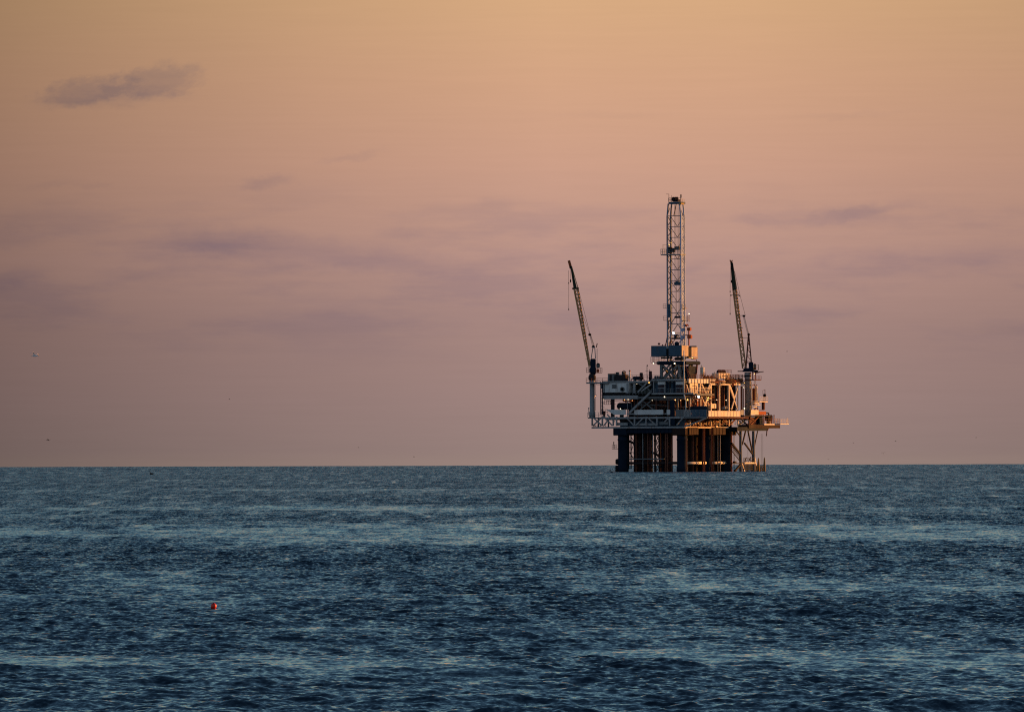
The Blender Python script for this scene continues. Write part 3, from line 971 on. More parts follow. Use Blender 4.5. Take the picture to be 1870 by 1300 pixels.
for (u, v, x, m, r) in ((1255.6, 730, 0.9, 'lampy', .3), (1275.8, 724.6, 1.9, 'lampb', .42), (1274.4, 731.2, .9, 'lampw', .13), (1293.3, 726.3, 1.2, 'lampy', .26), (1292.6, 730, 1.2, 'lampy', .22), (1309, 730.2, -.8, 'lampw', .2), (1326, 730.6, -.8, 'lampw', .18),
                        (1358.2, 707.5, .6, 'lampw', .16), (1359.4, 745.6, .8, 'lampw', .27), (1377.8, 682.5, 3.2, 'lampo', .2), (1359, 699, .5, 'lampy', .14), (1345, 699.5, .5, 'lampy', .12)):
    lamp(G(u, v, x), m, r, plat)

# =================================================================== ACCOMMODATION MODULE
qa, qb = F(1099.5, 719.6, -0.15), F(1148, 696.6, -0.15)
q = thing('accommodation_module', ((qa.x + qb.x) / 2, 2.5, 23.22), 'white flat box cabin with one square window beside the left crane', 'cabin')
mb = MB(); mb.chamfer_box(qa.x, qb.x, -0.15, 4.6, qa.z + .45, qb.z, .08)
part('wall', mb, 'white', q)
mb = Fbox(MB(), 1099.2, 1148.4, 695.4, 696.9, -0.3, 5.0); part('roof_edge', mb, 'pale', q)
w = part('window', Fbox(MB(), 1117.4, 1126, 701.8, 709.6, -0.2, .06), 'galv', q)
part('pane', Fbox(MB(), 1118.2, 1125.2, 702.5, 708.9, -0.22, .03), 'glass', w)
mb = MB(); mb.lathe(F(1136.3, 711, -.3), [(.75, -.1), (.75, .2)], 14, 'y'); fan = part('extractor_fan', mb, 'grey', q)
part('fan_hub', MB().lathe(F(1136.3, 711, -.42), [(.35, -.05), (.5, .04)], 10, 'y'), 'black', fan)
mb = Fbox(MB(), 1144, 1147.6, 700, 718, -0.2, .05); part('door', mb, 'pale', q)
for (u0, u1) in ((1101, 1109.5), (1112.5, 1126), (1129, 1139.5)):
    part('base_vent', Fbox(MB(), u0, u1, 717.4, 720, -.24, .1), 'black', q)
mb = MB(); mb.box(qa.x + .2, qb.x - .2, 0.1, 4.4, 23.21, qa.z + .45); part('skid_base', mb, 'dark', q)
part('cable_tray', Fbox(MB(), 1103, 1104, 697, 717, -.24, .08), 'grey', q)
part('cable_tray', Fbox(MB(), 1106, 1140, 698.2, 698.9, -.24, .08), 'grey', q)

# =================================================================== DRILLING RIG
rig = thing('drilling_rig', (-8.7, 9, ZT), 'tall lattice drilling mast on a blue clad drill floor above the platform', 'drilling rig')
Y0 = 4.0
zfl = F(1220, 660, Y0).z
XA, XB = F(1189, 640, Y0).x, F(1244.5, 640, Y0).x
# substructure
lx0, lx1 = F(1208, 680, 5).x, F(1241, 680, 5).x
for x in (lx0, lx1):
    for y in (5.0, 12.5):
        mb = MB(); mb.bar((x, y, ZT), (x, y, zfl - .6), 0.75); part('substructure_leg', mb, 'grey', rig)
for y in (5.0, 12.5):
    for (a, b) in ((0, 1), (1, 0)):
        xs = (lx0, lx1)
        part('substructure_brace', MB().bar((xs[a], y, ZT + .3), (xs[b], y, zfl - .8), .5), 'grey', rig)
    part('substructure_brace', MB().bar((lx0, y, ZT + 2.6), ((lx0 + lx1) / 2, y, zfl - .8), .4), 'grey', rig)
for x in (lx0, lx1):
    for (a, b) in ((5, 12.5), (12.5, 5)):
        part('substructure_brace', MB().bar((x, a, ZT + .3), (x, b, zfl - .8), .45), 'grey', rig)
mb = MB(); mb.box(lx0 - .8, lx1 + .8, 4.2, 13.2, ZT, ZT + .7); part('skid_base', mb, 'dark', rig)
# clutter under the floor
mb = MB(); mb.box(F(1236, 670, 6).x, F(1256, 670, 6).x, 6.5, 11.5, ZT + .7, zfl - 1.4); part('mud_tank', mb, 'navy', rig)
rr = random.Random(31)
for k in range(12):
    u = rr.uniform(1226, 1258); p = F(u, 680, 4.6 + rr.random() * 2)
    part('hose', MB().path([(p.x, p.y, ZT + rr.uniform(.2, 1)), (p.x + rr.uniform(-.6, .6), p.y, ZT + rr.uniform(1.5, 3)), (p.x + rr.uniform(-1.4, 1.4), p.y, zfl - .8)], rr.uniform(.09, .2)), rr.choice(['dark', 'grey', 'galv', 'green', 'maroon']), rig)
# drill floor
mb = MB(); p = F(1198, 660, Y0); mb.chamfer_box(p.x, XB + 1.4, Y0 + .3, 13.5, zfl - 1.0, zfl + .1, .3); part('drill_floor', mb, 'navy', rig)
mb = MB(); pts = [F(1188.5, 661.6, Y0 - .5), F(1203, 661.6, Y0 - .5)]
mb.box(pts[0].x, pts[1].x, Y0 - .5, 12.5, pts[0].z - .18, pts[0].z)
mb.rail([(pts[1].x, Y0 - .5, pts[0].z), (pts[0].x, Y0 - .5, pts[0].z), (pts[0].x, 12.5, pts[0].z)], 1.7, 1.1, .05)
part('side_walkway', mb, 'grey', rig)
zw0, zw1 = F(1220, 650.6, Y0).z, F(1220, 631.2, Y0).z
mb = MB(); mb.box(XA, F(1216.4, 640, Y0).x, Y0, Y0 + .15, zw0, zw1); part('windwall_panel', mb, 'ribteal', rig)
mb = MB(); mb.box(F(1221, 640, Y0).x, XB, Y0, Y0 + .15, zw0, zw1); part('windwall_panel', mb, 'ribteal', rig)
mb = MB(); mb.box(F(1216.6, 640, Y0).x, F(1220.8, 640, Y0).x, Y0 + .2, Y0 + .3, zw0, zw1 - .5); part('windwall_door', mb, 'black', rig)
mb = MB(); mb.box(F(1216.6, 640, Y0).x, F(1220.8, 640, Y0).x, Y0 - .05, Y0 + .19, zw1 - .9, zw1 - .2); part('door_header', mb, 'galv', rig)
mb = MB(); mb.box(XA, XA + .15, Y0 + .2, 13.4, zw0, zw1); part('windwall_panel', mb, 'ribteal', rig)
mb = MB(); mb.box(XA, XB, 13.5, 13.65, zw0, zw1); part('windwall_panel', mb, 'ribteal', rig)
g0, g1 = G(1246.5, 640, XB), G(1257.5, 640, XB)
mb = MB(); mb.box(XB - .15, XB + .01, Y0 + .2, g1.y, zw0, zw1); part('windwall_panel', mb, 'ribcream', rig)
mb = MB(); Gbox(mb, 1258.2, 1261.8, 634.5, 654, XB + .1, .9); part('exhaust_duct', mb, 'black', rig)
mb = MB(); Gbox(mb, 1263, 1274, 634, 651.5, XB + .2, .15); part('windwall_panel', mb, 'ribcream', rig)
mb = MB(); p, q2 = G(1258, 652.5, XB + .8), G(1275, 652.5, XB + .8); mb.box(XB - 1.2, XB + .8, p.y, q2.y, p.z - .25, p.z); part('side_walkway', mb, 'yellow', rig)
mb = MB()
Fbox(mb, 1207, 1226, 652, 655, Y0 + .2, .8); Fbox(mb, 1232, 1247, 652.5, 658, Y0 + .4, 1.2, True)
part('floor_machinery', mb, 'dark', rig)
mb = MB(); mb.rail([F(1207, 656.5, Y0 - .1), F(1252, 656.5, Y0 - .1)], 1.1, 1.2, .05); part('railing', mb, 'green', rig)
mb = MB(); mb.tube(F(1203.5, 631, Y0), F(1203.5, 628.5, Y0), .1); mb.ball(F(1203.5, 627.8, Y0), .42, 9, 6, (1, 1, .7)); mb.ball(F(1210, 630, Y0 + 1), .22); mb.ball(F(1215, 629.6, Y0 + 1), .22)
part('roof_vent', mb, 'maroon', rig)
# hoses and lit pipes on the right of the floor
mb = MB(); mb.path([G(1268, 660, XB), G(1272, 664, XB), G(1272.5, 680, XB), G(1270, 690, XB)], .16); mb.path([G(1262, 655, XB), G(1271, 656, XB), G(1274, 662, XB), G(1273, 676, XB)], .12)
part('hose', mb, 'rust', rig)

# mast: four chords, back and side bracing, open front
mx0, mx1 = F(1219.3, 600, 7).x, F(1244.2, 600, 7).x
my0, my1 = 7.0, 9.1
zt_ = F(1230, 372, 7).z
zk = F(1230, 394, 7).z
kx = 0.38
def chord(x, y):
    xt = x + (kx if x < (mx0 + mx1) / 2 else -kx)
    mb = MB(); mb.bar((x, y, zfl), (x, y, zk), .42); mb.bar((x, y, zk - .05), (xt, y, zt_), .38)
    return mb
for x in (mx0, mx1):
    for y in (my0, my1):
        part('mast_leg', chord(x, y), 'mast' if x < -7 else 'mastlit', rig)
levels = []
z = zk
while z > zfl + 1:
    levels.append(z); z -= 3.3
levels.append(zfl)
for i, z in enumerate(levels[:-1]):
    mb = MB()
    mb.bar((mx0, my1, z), (mx1, my1, z), .2)
    mb.bar((mx0, my0, z), (mx0, my1, z), .2); mb.bar((mx1, my0, z), (mx1, my1, z), .2)
    part('mast_girt', mb, 'mast', rig)
    z2 = levels[i + 1]
    xm = (mx0 + mx1) / 2
    mb = MB()
    if i < 9:
        mb.bar((mx0, my1, z - .1), (xm, my1, z2), .15); mb.bar((mx1, my1, z - .1), (xm, my1, z2), .15)
    else:
        mb.bar((xm, my1, z - .1), (mx0, my1, z2), .2); mb.bar((xm, my1, z - .1), (mx1, my1, z2), .2)
    if i < 9:
        mb.bar((mx0, my1, (z + z2) / 2), (mx0 + 1.2, my1, (z + z2) / 2), .1); mb.bar((mx1 - 1.2, my1, (z + z2) / 2), (mx1, my1, (z + z2) / 2), .1)
    part('mast_back_brace', mb, 'mast', rig)
    mb = MB(); h = (z - z2) / 2
    for j in range(2):
        ya, yb = (my0, my1) if j % 2 == 0 else (my1, my0)
        mb.bar((mx0, ya, z - j * h), (mx0, yb, z - (j + 1) * h), .17)
    part('mast_side_brace', mb, 'navy', rig)  # navy paints shade onto the left lattice, which sun still reaches
    mb = MB()
    for j in range(2):
        ya, yb = (my0, my1) if j % 2 == 0 else (my1, my0)
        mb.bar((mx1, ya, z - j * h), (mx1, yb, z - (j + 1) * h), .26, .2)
    mb.box(mx1 - .04, mx1 + .04, my0 + .5, my1 - .45, z - 2.9, z - .4)  # plate widened so the bright sunlit strip looks nearly solid
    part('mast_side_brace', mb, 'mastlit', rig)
mb = MB()
mb.bar((mx0 + 1.1, my1, zk), (xm - .4, my1, zt_), .2); mb.bar((mx1 - .4, my1, zk), (xm + .5, my1, zt_), .2)
mb.bar((mx0, my0, zk), (mx0 + .9, my0, zk + 2.4), .16)
part('mast_top_brace', mb, 'grey', rig)
for (u, r) in ((1227.5, .05), (1232.6, .06), (1234.6, .06), (1236.8, .06), (1239, .06), (1241.3, .05)):
    p, q3 = F(u, 520 if 1230 < u < 1240 else 600, 8), F(u, 374, 8)
    part('drill_line', MB().tube(p, (p.x, p.y, q3.z), r, n=5), 'cable', rig)
mb = Fbox(MB(), 1231, 1241.5, 515.5, 521, 7.6, .9, True); Fbox(mb, 1226, 1245, 515.3, 516.3, 7.4, .25); Fbox(mb, 1233.5, 1239, 513.5, 515.5, 7.7, .6)
part('travelling_block', mb, 'teal', rig)
mb = Fbox(MB(), 1231.5, 1240.5, 577.5, 581, 7.6, .8, True); mb.tube(F(1236, 581, 8), F(1236, 592, 8), .08)
part('hook_block', mb, 'navy', rig)
for (u, v0) in ((1233, 521), (1235.5, 521), (1238.5, 521)):
    p, q3 = F(u, 578, 8), F(u, v0, 8)
    part('drill_line', MB().tube(p, (p.x, p.y, q3.z), .05, n=5), 'cable', rig)
# crown
mb = Fbox(MB(), 1220.8, 1243, 368.6, 372.8, 6.6, 3.0); part('crown_beam', mb, 'teal', rig)
mb = MB()
for x in (-8.0, -7.3, -6.7):
    mb.lathe((x, 8, zt_ + 1.35), [(.65, -.2), (.75, -.12), (.75, .12), (.65, .2)], 14, 'x')
Fbox(mb, 1228.3, 1238.8, 364.5, 368.5, 7.3, 1.4)
part('crown_block', mb, 'black', rig)
mb = MB(); p, q3 = F(1221, 368.6, 6.7), F(1242.5, 368.6, 6.7); mb.rail([(q3.x, 6.7, p.z), (p.x, 6.7, p.z), (p.x, 9.5, p.z)], 1.15, .9, .05)
mb.bar(F(1221.6, 369, 6.7), F(1221.6, 354.8, 6.7), .1); mb.bar(F(1221.8, 354.6, 6.7), F(1216.6, 354.6, 6.7), .1)
mb.bar(F(1226.6, 369, 6.7), F(1226.6, 357, 6.7), .08); mb.bar(F(1237.8, 368, 7), F(1237.8, 360.5, 7), .2)
part('crown_railing', mb, 'maroon', rig)
mb = MB(); p = F(1243.6, 369, 7); mb.bar(p, F(1243.6, 361, 7), .1); mb.lathe(F(1243.6, 358.3, 7), [(.1, -.55), (.2, -.45), (.2, .4), (.08, .55)], 8)
part('aviation_light', mb, 'black', rig)
mb = MB(); Gbox(mb, 1244, 1249.5, 371, 373.4, mx1 + .6, .8); mb.rail([G(1244, 371, mx1 + .6), G(1249.5, 371, mx1 + .6)], 1.2, .9, .05)
part('crown_platform', mb, 'yellow', rig)
# monkeyboard
mb = MB(); a, b = F(1206.5, 464.5, 6.2), F(1243, 465.8, 6.2)
mb.box(a.x, b.x, 6.2, 9.4, a.z - .3, a.z); part('monkeyboard_floor', mb, 'galv', rig)
mb = MB(); c = F(1217, 464, 6.2)
mb.rail([(c.x, 6.2, a.z), (a.x, 6.2, a.z), (a.x, 9.4, a.z)], 1.6, .8, .05, 2); mb.rail([(c.x, 6.2, a.z), (b.x, 6.2, a.z)], 1.4, 1.1, .05, 2)
d_ = F(1210.5, 458, 8.8); e = F(1224, 458, 8.8); mb.bar(F(1210.8, 464, 8.8), F(1210.8, 446, 8.8), .09); mb.bar(F(1210.8, 447.5, 8.8), F(1225, 447.5, 8.8), .08); mb.bar(F(1210.8, 452, 8.8), F(1225, 452, 8.8), .06)
part('monkeyboard_railing', mb, 'galv', rig)
mb = Fbox(MB(), 1217.5, 1224.5, 451, 463, 7.3, 1.2, True); Fbox(mb, 1225.5, 1231, 454, 461, 7.8, .8, True); part('monkeyboard_cabin', mb, 'dark', rig)
mb = Fbox(MB(), 1231.5, 1240, 450, 456.5, 8.0, .7); Fbox(mb, 1231, 1244, 456.8, 457.6, 7.6, .2); part('pipe_fingers', mb, 'grey', rig)
mb = Fbox(MB(), 1223.6, 1225.1, 480, 487.5, 8.8, .08); part('reflector_plate', mb, 'white', rig)
# small side platforms on the mast
for (u0, u1, v, y) in ((1212.5, 1220, 562.5, 7.2), (1213, 1220, 584.5, 7.2), (1244, 1253, 562.8, 8.4), (1246, 1258.5, 585, 8.4)):
    mb = MB(); a, b = F(u0, v, y), F(u1, v, y); mb.box(a.x, b.x, y - .5, y + .9, a.z - .15, a.z)
    mb.rail([(a.x, y - .5, a.z), (b.x, y - .5, a.z)], 1.2, .9, .05); part('mast_platform', mb, 'galv' if u0 < 1230 else 'yellow', rig)
mb = Fbox(MB(), 1217.5, 1224, 555, 580, 7.2, .5); part('mast_counterweight', mb, 'teal', rig)
mb = Fbox(MB(), 1218, 1220.5, 585, 602, 7.0, .5); part('mast_counterweight', mb, 'navy', rig)
# machinery on the lower right of the mast, catching the sun
mb = MB()
for (u0, u1, v0, v1) in ((1254.5, 1260, 598, 604), (1255, 1261.5, 612, 618.5), (1249, 1253, 592, 596)):
    a, b = F(u0, v1, 9), F(u1, v0, 9); mb.chamfer_box(a.x, b.x, 9, 10, a.z, b.z)
mb.bar(F(1248, 612, 9.3), F(1262, 612, 9.3), .4, .3); mb.bar(F(1258, 604, 9.4), F(1258, 631, 9.4), .3); mb.bar(F(1249.5, 560, 9.3), F(1249.5, 632, 9.3), .34); mb.path([F(1253, 597, 9.3), F(1256, 592, 9.3), F(1258, 596, 9.3)], .1)
part('mast_winch', mb, 'orange', rig)
mb = MB(); mb.bar(F(1258.6, 588, 8.6), F(1258.6, 574, 8.6), .1); mb.bar(F(1255, 588, 8.6), F(1255, 576, 8.6), .14); part('lamp_post', mb, 'maroon', rig)
mb = MB()
for v in (608.5, 612.8, 617):
    mb.bar(F(1227, v, 8.6), F(1243, v, 8.6), .18)
part('mast_walkway', mb, 'yellow', rig)
mb = Fbox(MB(), 1231, 1235, 611, 618, 7.5, .8, True); Fbox(mb, 1226, 1244, 617, 619.5, 8, .5); mb.ball(F(1236, 628, 6.2), .75, 10, 6); part('driller_console', mb, 'navy', rig)
mb = MB()
for (u0, v0, u1, v1) in ((1219, 612, 1215.5, 631), (1226, 622, 1222, 631), (1227, 622, 1231, 631), (1240, 626, 1246, 620)):
    mb.bar(F(u0, v0, 6.9), F(u1, v1, 6.9), .2)
part('mast_foot_brace', mb, 'maroon', rig)
for (u, v, y, m, r) in ((1230, 608, 7.4, 'lampb', .42), (1258.6, 573, 8.6, 'lampw', .24), (1222.2, 447.5, 7, 'lampy', .16), (1225.6, 443.5, 7.5, 'lampy', .12), (1193.3, 663.4, Y0 - .6, 'lampw', .26), (1232, 663.6, Y0 + .1, 'lampw', .33), (1264.3, 653.5, Y0 + 3, 'lampy', .2)):
    lamp(F(u, v, y), m, r, rig)

# =================================================================== CRANES
def crane(name, base, ub, pr, ped_top_v, label, tips, group):
    """built square to its boom; base in platform axes, image-like x right, z up"""
    o = thing(name, base, label, 'crane', group, aligned=False)
    w = PMAT @ Vector(base)

    def C(u, v, dy=0.0):
        return ray(u, v, w.y + dy)
    return o, C, w


def boom_lattice(o, C, chords, mat, dep, nb, wbar=.25):
    """chords: (left foot, left head, right foot, right head) image points"""
    lf, lh, rf, rh = chords
    P = {}
    # the boom is slewed a little, so its far face shows beside the near one
    for k, y, e0, e1 in (('a', -dep / 2, 0, -1.9), ('b', dep / 2, 1.9, 0)):
        P[k] = (C(lf[0] + e0 * .3, lf[1], y * .4), C(lh[0] + e0, lh[1], y), C(rf[0] + e1 * .3, rf[1], y * .4), C(rh[0] + e1, rh[1], y))
    for k in 'ab':
        for j in (0, 2):
            part('boom_chord', MB().bar(P[k][j], P[k][j + 1], wbar * 1.15), mat, o)
    for i in range(nb):
        f0, f1 = i / nb, (i + 1) / nb
        mb = MB()
        for k in 'ab':
            l0, l1 = P[k][0].lerp(P[k][1], f0), P[k][0].lerp(P[k][1], f1)
            r0, r1 = P[k][2].lerp(P[k][3], f0), P[k][2].lerp(P[k][3], f1)
            mb.bar(l0, r1, wbar * .7) if i % 2 else mb.bar(r0, l1, wbar * .7)
            if i % 3 == 0: mb.bar(l1, r1, wbar * .9)
        la, lb = P['a'][0].lerp(P['a'][1], f1), P['b'][0].lerp(P['b'][1], f1)
        ra, rb = P['a'][2].lerp(P['a'][3], f1), P['b'][2].lerp(P['b'][3], f1)
        mb.bar(la, lb, wbar * .8); mb.bar(ra, rb, wbar * .8)
        part('boom_lacing', mb, mat, o)


# left crane
baseL = F(1081.6, 757.5, 1.6); baseL.z = ZM
o, C, w = crane('pedestal_crane', baseL, 1081.6 + ROLL * 103, .75, 695, 'left lattice boom pedestal crane on a pale column at the platform corner', None, 'pedestal cranes at the ends of the platform')
zped = C(1081, 694).z
mb = MB(); mb.lathe((w.x, w.y, 0), [(.95, w.z), (.95, w.z + 1.7), (.78, w.z + 1.75), (.76, zped - 3.5), (.78, zped)], 20); part('pedestal', mb, 'pale', o)
mb = MB()
for k in range(11):
    zz = w.z + 2.5 + k * .75
    mb.bar((w.x + .95, w.y - .4, zz), (w.x + .95, w.y + .1, zz), .1)
mb.bar((w.x + .95, w.y - .4, w.z + 2), (w.x + .95, w.y - .4, zped), .12); mb.bar((w.x + .95, w.y + .1, w.z + 2), (w.x + .95, w.y + .1, zped), .12)
part('ladder', mb, 'rust', o)
mb = MB(); mb.lathe((w.x, w.y, 0), [(.8, zped), (1.15, zped + .3), (1.15, zped + 1.2), (.9, zped + 1.5), (.9, zped + 1.9)], 16); part('slew_ring', mb, 'dark', o)
mb = MB(); a, b = C(1078, 683), C(1088, 655); mb.chamfer_box(a.x, b.x, w.y - .7, w.y + .7, zped + 1.6, b.z, .25)
a, b = C(1076, 681), C(1089, 672); mb.chamfer_box(a.x, b.x, w.y - 1.1, w.y + 1.1, a.z, b.z, .2)
part('machinery_house', mb, 'navy', o)
mb = MB(); a, b = C(1070.8, 679.5), C(1078, 679.5); mb.box(a.x, b.x, w.y - 1, w.y + 1, a.z - .15, a.z); mb.rail([(b.x, w.y - 1, a.z), (a.x, w.y - 1, a.z), (a.x, w.y + 1, a.z)], 1.3, .7, .06); part('service_platform', mb, 'dark', o)
mb = MB(); a, b = C(1089, 672), C(1095.5, 663); mb.chamfer_box(a.x, b.x, w.y - .9, w.y + .9, a.z, b.z, .3); cab = part('operator_cab', mb, 'dark', o)
mb = MB(); a, b = C(1090, 670.5), C(1094.8, 665.5); mb.box(a.x, b.x, w.y - .95, w.y - .9, a.z, b.z); part('cab_window', mb, 'glass', cab)
mb = MB(); a, b = C(1088, 680.5), C(1099.5, 680.5); mb.box(a.x, b.x, w.y - 1.1, w.y + 1.1, a.z - .12, a.z); mb.rail([(a.x, w.y - 1.1, a.z), (b.x, w.y - 1.1, a.z), (b.x, w.y + 1.1, a.z)], 1.5, .55, .06, 3)
a, b = C(1089.5, 680), C(1094, 674); mb.box(a.x, b.x, w.y - .5, w.y + .5, a.z, b.z); part('cab_balcony', mb, 'orange', o)
for (u0, v0, u1, v1, dy, m) in ((1079.5, 655, 1083, 633, -.5, 'galv'), (1079.5, 655, 1083, 633, .5, 'galv'), (1087.5, 655, 1086, 633, -.5, 'galv'), (1087.5, 655, 1086, 633, .5, 'galv')):
    part('gantry_strut', MB().bar(C(u0, v0, dy), C(u1, v1, dy), .24), m, o)
mb = MB()
for dy in (-.3, .3):
    mb.bar(C(1090.6, 675, dy), C(1090.6, 636, dy), .11)
for k in range(10):
    mb.bar(C(1090.6, 672 - k * 3.6, -.3), C(1090.6, 672 - k * 3.6, .3), .1); mb.bar(C(1088, 672 - k * 3.6, 0), C(1090.6, 672 - k * 3.6, 0), .07)
part('ladder', mb, 'galv', o)
part('gantry_light', MB().bar(C(1089, 634.5), C(1090.6, 627), .28), 'redbrown', o)
mb = MB(); mb.lathe(C(1083.5, 633), [(.3, -.5), (.45, -.4), (.45, .4), (.3, .5)], 10, 'y'); a = C(1083.5, 633); mb.box(a.x - .5, a.x + .5, a.y - .4, a.y + .4, a.z - .3, a.z + .1); part('gantry_sheave', mb, 'black', o)
boom_lattice(o, C, ((1075.8, 671), (1047.8, 528), (1078.2, 668), (1056, 528)), 'boom', 1.5, 22)
mb = MB(); mb.bar(C(1046, 527, 0), C(1057, 527.4, 0), 1.4, .35); mb.ball(C(1055.3, 526.5, -.7), .35, 8, 5); mb.ball(C(1046.4, 527, -.7), .3, 8, 5); part('boom_collar', mb, 'black', o)
mb = MB()
l0, l1, r0, r1 = C(1041.6, 487), C(1047.4, 527), C(1044.2, 487), C(1053.5, 526)
mb.prism([(p.x, p.z) for p in (l0, l1, r1, r0)], 1, w.y - .55, w.y + .55); part('boom_head', mb, 'green', o)
part('boom_stay', MB().bar(C(1044.5, 488, 0), C(1055.5, 526, 0), .22), 'yellow', o)
mb = MB(); mb.bar(C(1038.8, 475.8), C(1042.2, 488), .55, .8); part('boom_tip', mb, 'orange', o)
mb = MB(); mb.lathe(C(1042.6, 488.5), [(.35, -.5), (.5, -.4), (.5, .4), (.35, .5)], 10, 'y'); part('tip_sheave', mb, 'black', o)
for (u0, v0, u1, v1, r) in ((1056.5, 529, 1077.5, 610, .05), (1063, 572, 1076.5, 609, .045), (1077, 612, 1082, 632, .06), (1078, 612, 1084, 632, .06), (1079, 612, 1085.5, 632, .06), (1038.4, 494, 1038.6, 566, .045), (1041.8, 490, 1042, 514, .04), (1044.5, 489, 1056.5, 527, .045)):
    part('wire_rope', MB().tube(C(u0, v0, .1), C(u1, v1, .1), r, n=5), 'cable', o)
mb = MB(); mb.lathe(C(1077, 611), [(.2, -.35), (.4, -.28), (.4, .28), (.2, .35)], 10, 'y'); a = C(1077, 611); mb.chamfer_box(a.x - .45, a.x + .45, a.y - .3, a.y + .3, a.z - .3, a.z + .3); part('bridle_block', mb, 'black', o)
mb = MB(); mb.lathe(C(1042, 513), [(.08, -.5), (.2, -.3), (.2, .3), (.08, .5)], 8); mb.lathe(C(1038.5, 517), [(.06, -.3), (.15, 0), (.06, .3)], 8); mb.lathe(C(1038.6, 565), [(.05, -.35), (.16, -.1), (.1, .3)], 8); part('hook_block', mb, 'black', o)
mb = MB(); mb.bar(C(1069, 655, -.6), C(1076, 655.5, -.6), .1); part('boom_walkway', mb, 'boom', o)

# right crane
baseR = G(1366, 757.5, 1.3); baseR.z = ZM
o, C, w = crane('pedestal_crane', baseR, 1366 + ROLL * 103, .9, 680, 'right lattice boom pedestal crane with reddish gantry beside the sunlit face', None, 'pedestal cranes at the ends of the platform')
zped = C(1366, 680).z
mb = MB(); mb.lathe((w.x, w.y, 0), [(.95, w.z), (.95, C(0, 694).z), (1.05, C(0, 693).z), (1.05, zped)], 22); part('pedestal', mb, 'pale', o)
mb = MB(); z = C(0, 690.5).z; mb.lathe((w.x, w.y, 0), [(1.07, z - .2), (1.07, z + .25)], 22); part('pedestal_band', mb, 'black', o)
mb = MB(); a, b = C(1356, 679), C(1384, 676.5); mb.chamfer_box(a.x, b.x, w.y - 1.5, w.y + 1.5, a.z, b.z + .1, .12); a, b = C(1357.5, 677), C(1377, 672); mb.chamfer_box(a.x, b.x, w.y - 1.2, w.y + 1.2, a.z + .1, b.z, .2); part('slew_platform', mb, 'navy', o)
mb = MB(); mb.bar(C(1374, 680.2), C(1394.5, 678.6), .22, .25); mb.bar(C(1376, 682), C(1387, 680), .18); mb.bar(C(1347, 678), C(1360, 678), .3); part('boom_rest_arm', mb, 'redbrown', o)
mb = MB(); a, b = C(1367.5, 676.4), C(1375.5, 661); mb.chamfer_box(a.x, b.x, w.y - .9, w.y + .9, a.z, b.z, .25); part('machinery_house', mb, 'navy', o)
mb = MB(); a, b = C(1376, 675.5), C(1380.5, 664); mb.chamfer_box(a.x, b.x, w.y - .8, w.y + .6, a.z, b.z, .25); cab = part('operator_cab', mb, 'orange', o)
mb = MB(); a, b = C(1376.8, 671), C(1380, 666); mb.box(a.x, b.x, w.y - .86, w.y - .81, a.z, b.z); part('cab_window', mb, 'glass', cab)
mb = MB(); a, b = C(1376, 676.2), C(1385, 676.2); mb.rail([(a.x, w.y - 1.2, a.z), (b.x, w.y - 1.2, a.z), (b.x, w.y + 1.2, a.z)], 1.7, .7, .06, 3); part('cab_balcony', mb, 'yellow', o)
boom_lattice(o, C, ((1355.8, 673), (1338.4, 530), (1362.5, 672), (1345, 530)), 'boom', 1.5, 24)
mb = MB()
for v, u0, u1 in ((539, 1333.5, 1350), (560, 1342, 1351), (576.5, 1345, 1361), (599, 1348, 1357), (617, 1350, 1366)):
    mb.bar(C(u0, v, -.5), C(u1, v - .5, -.5), .14)
mb.ball(C(1350, 540, -.5), .25, 8, 5); mb.ball(C(1335, 539.5, -.5), .22, 8, 5)
part('boom_walkway', mb, 'cable', o)
mb = MB(); mb.prism([(p.x, p.z) for p in (C(1335, 495), C(1337.6, 530), C(1345, 530), C(1340.2, 495))], 1, w.y - .6, w.y + .6); part('boom_head', mb, 'green', o)
mb = MB(); mb.prism([(p.x, p.z) for p in (C(1333.8, 479), C(1335, 495), C(1340.2, 495), C(1337.8, 479))], 1, w.y - .5, w.y + .5); mb.ball(C(1336, 514, -.6), .35, 8, 6, (.7, .7, 1.4)); part('boom_head', mb, 'black', o)
mb = MB(); mb.bar(C(1335.5, 480), C(1333, 474.8), .35); mb.bar(C(1335.5, 479.5), C(1337.8, 475.2), .28); mb.bar(C(1334, 477.5), C(1337.5, 477.5), .4); part('boom_tip', mb, 'orange', o)
part('boom_stay', MB().bar(C(1338, 480, 0), C(1346, 530, 0), .2), 'boom', o)
for (u0, v0, u1, v1, r) in ((1341.5, 495, 1352.5, 543, .05), (1352.5, 543, 1361, 576, .05), (1357, 578, 1365.5, 611, .05), (1358.5, 578, 1366.8, 611, .06), (1359.6, 578, 1368, 611, .05), (1334.5, 482, 1333.4, 520, .04), (1333.4, 520, 1333.4, 574, .045), (1345.5, 531, 1350, 540, .05)):
    part('wire_rope', MB().tube(C(u0, v0, .1), C(u1, v1, .1), r, n=5), 'cable' if not 577 < v0 < 579 else 'galv', o)
for (u0, v0, u1, v1, dy, ww) in ((1367, 611, 1362, 675, -.6, .42), (1367, 611, 1362, 675, .6, .42), (1367.4, 611, 1372.4, 664, -.6, .36), (1367.4, 611, 1372.4, 664, .6, .36)):
    part('gantry_strut', MB().bar(C(u0, v0, dy * .5), C(u1, v1, dy), ww), 'redbrown', o)
mb = MB()
for v in (623, 636, 649, 660):
    f_ = (v - 611) / 60
    mb.bar(C(1367 - 5 * f_, v, -.5), C(1367.4 + 5 * f_, v, -.5), .2)
    mb.bar(C(1367 - 5 * f_, v, -.5), C(1367.4 + 5 * f_, v + 8, .5), .14)
part('gantry_crossbar', mb, 'redbrown', o)
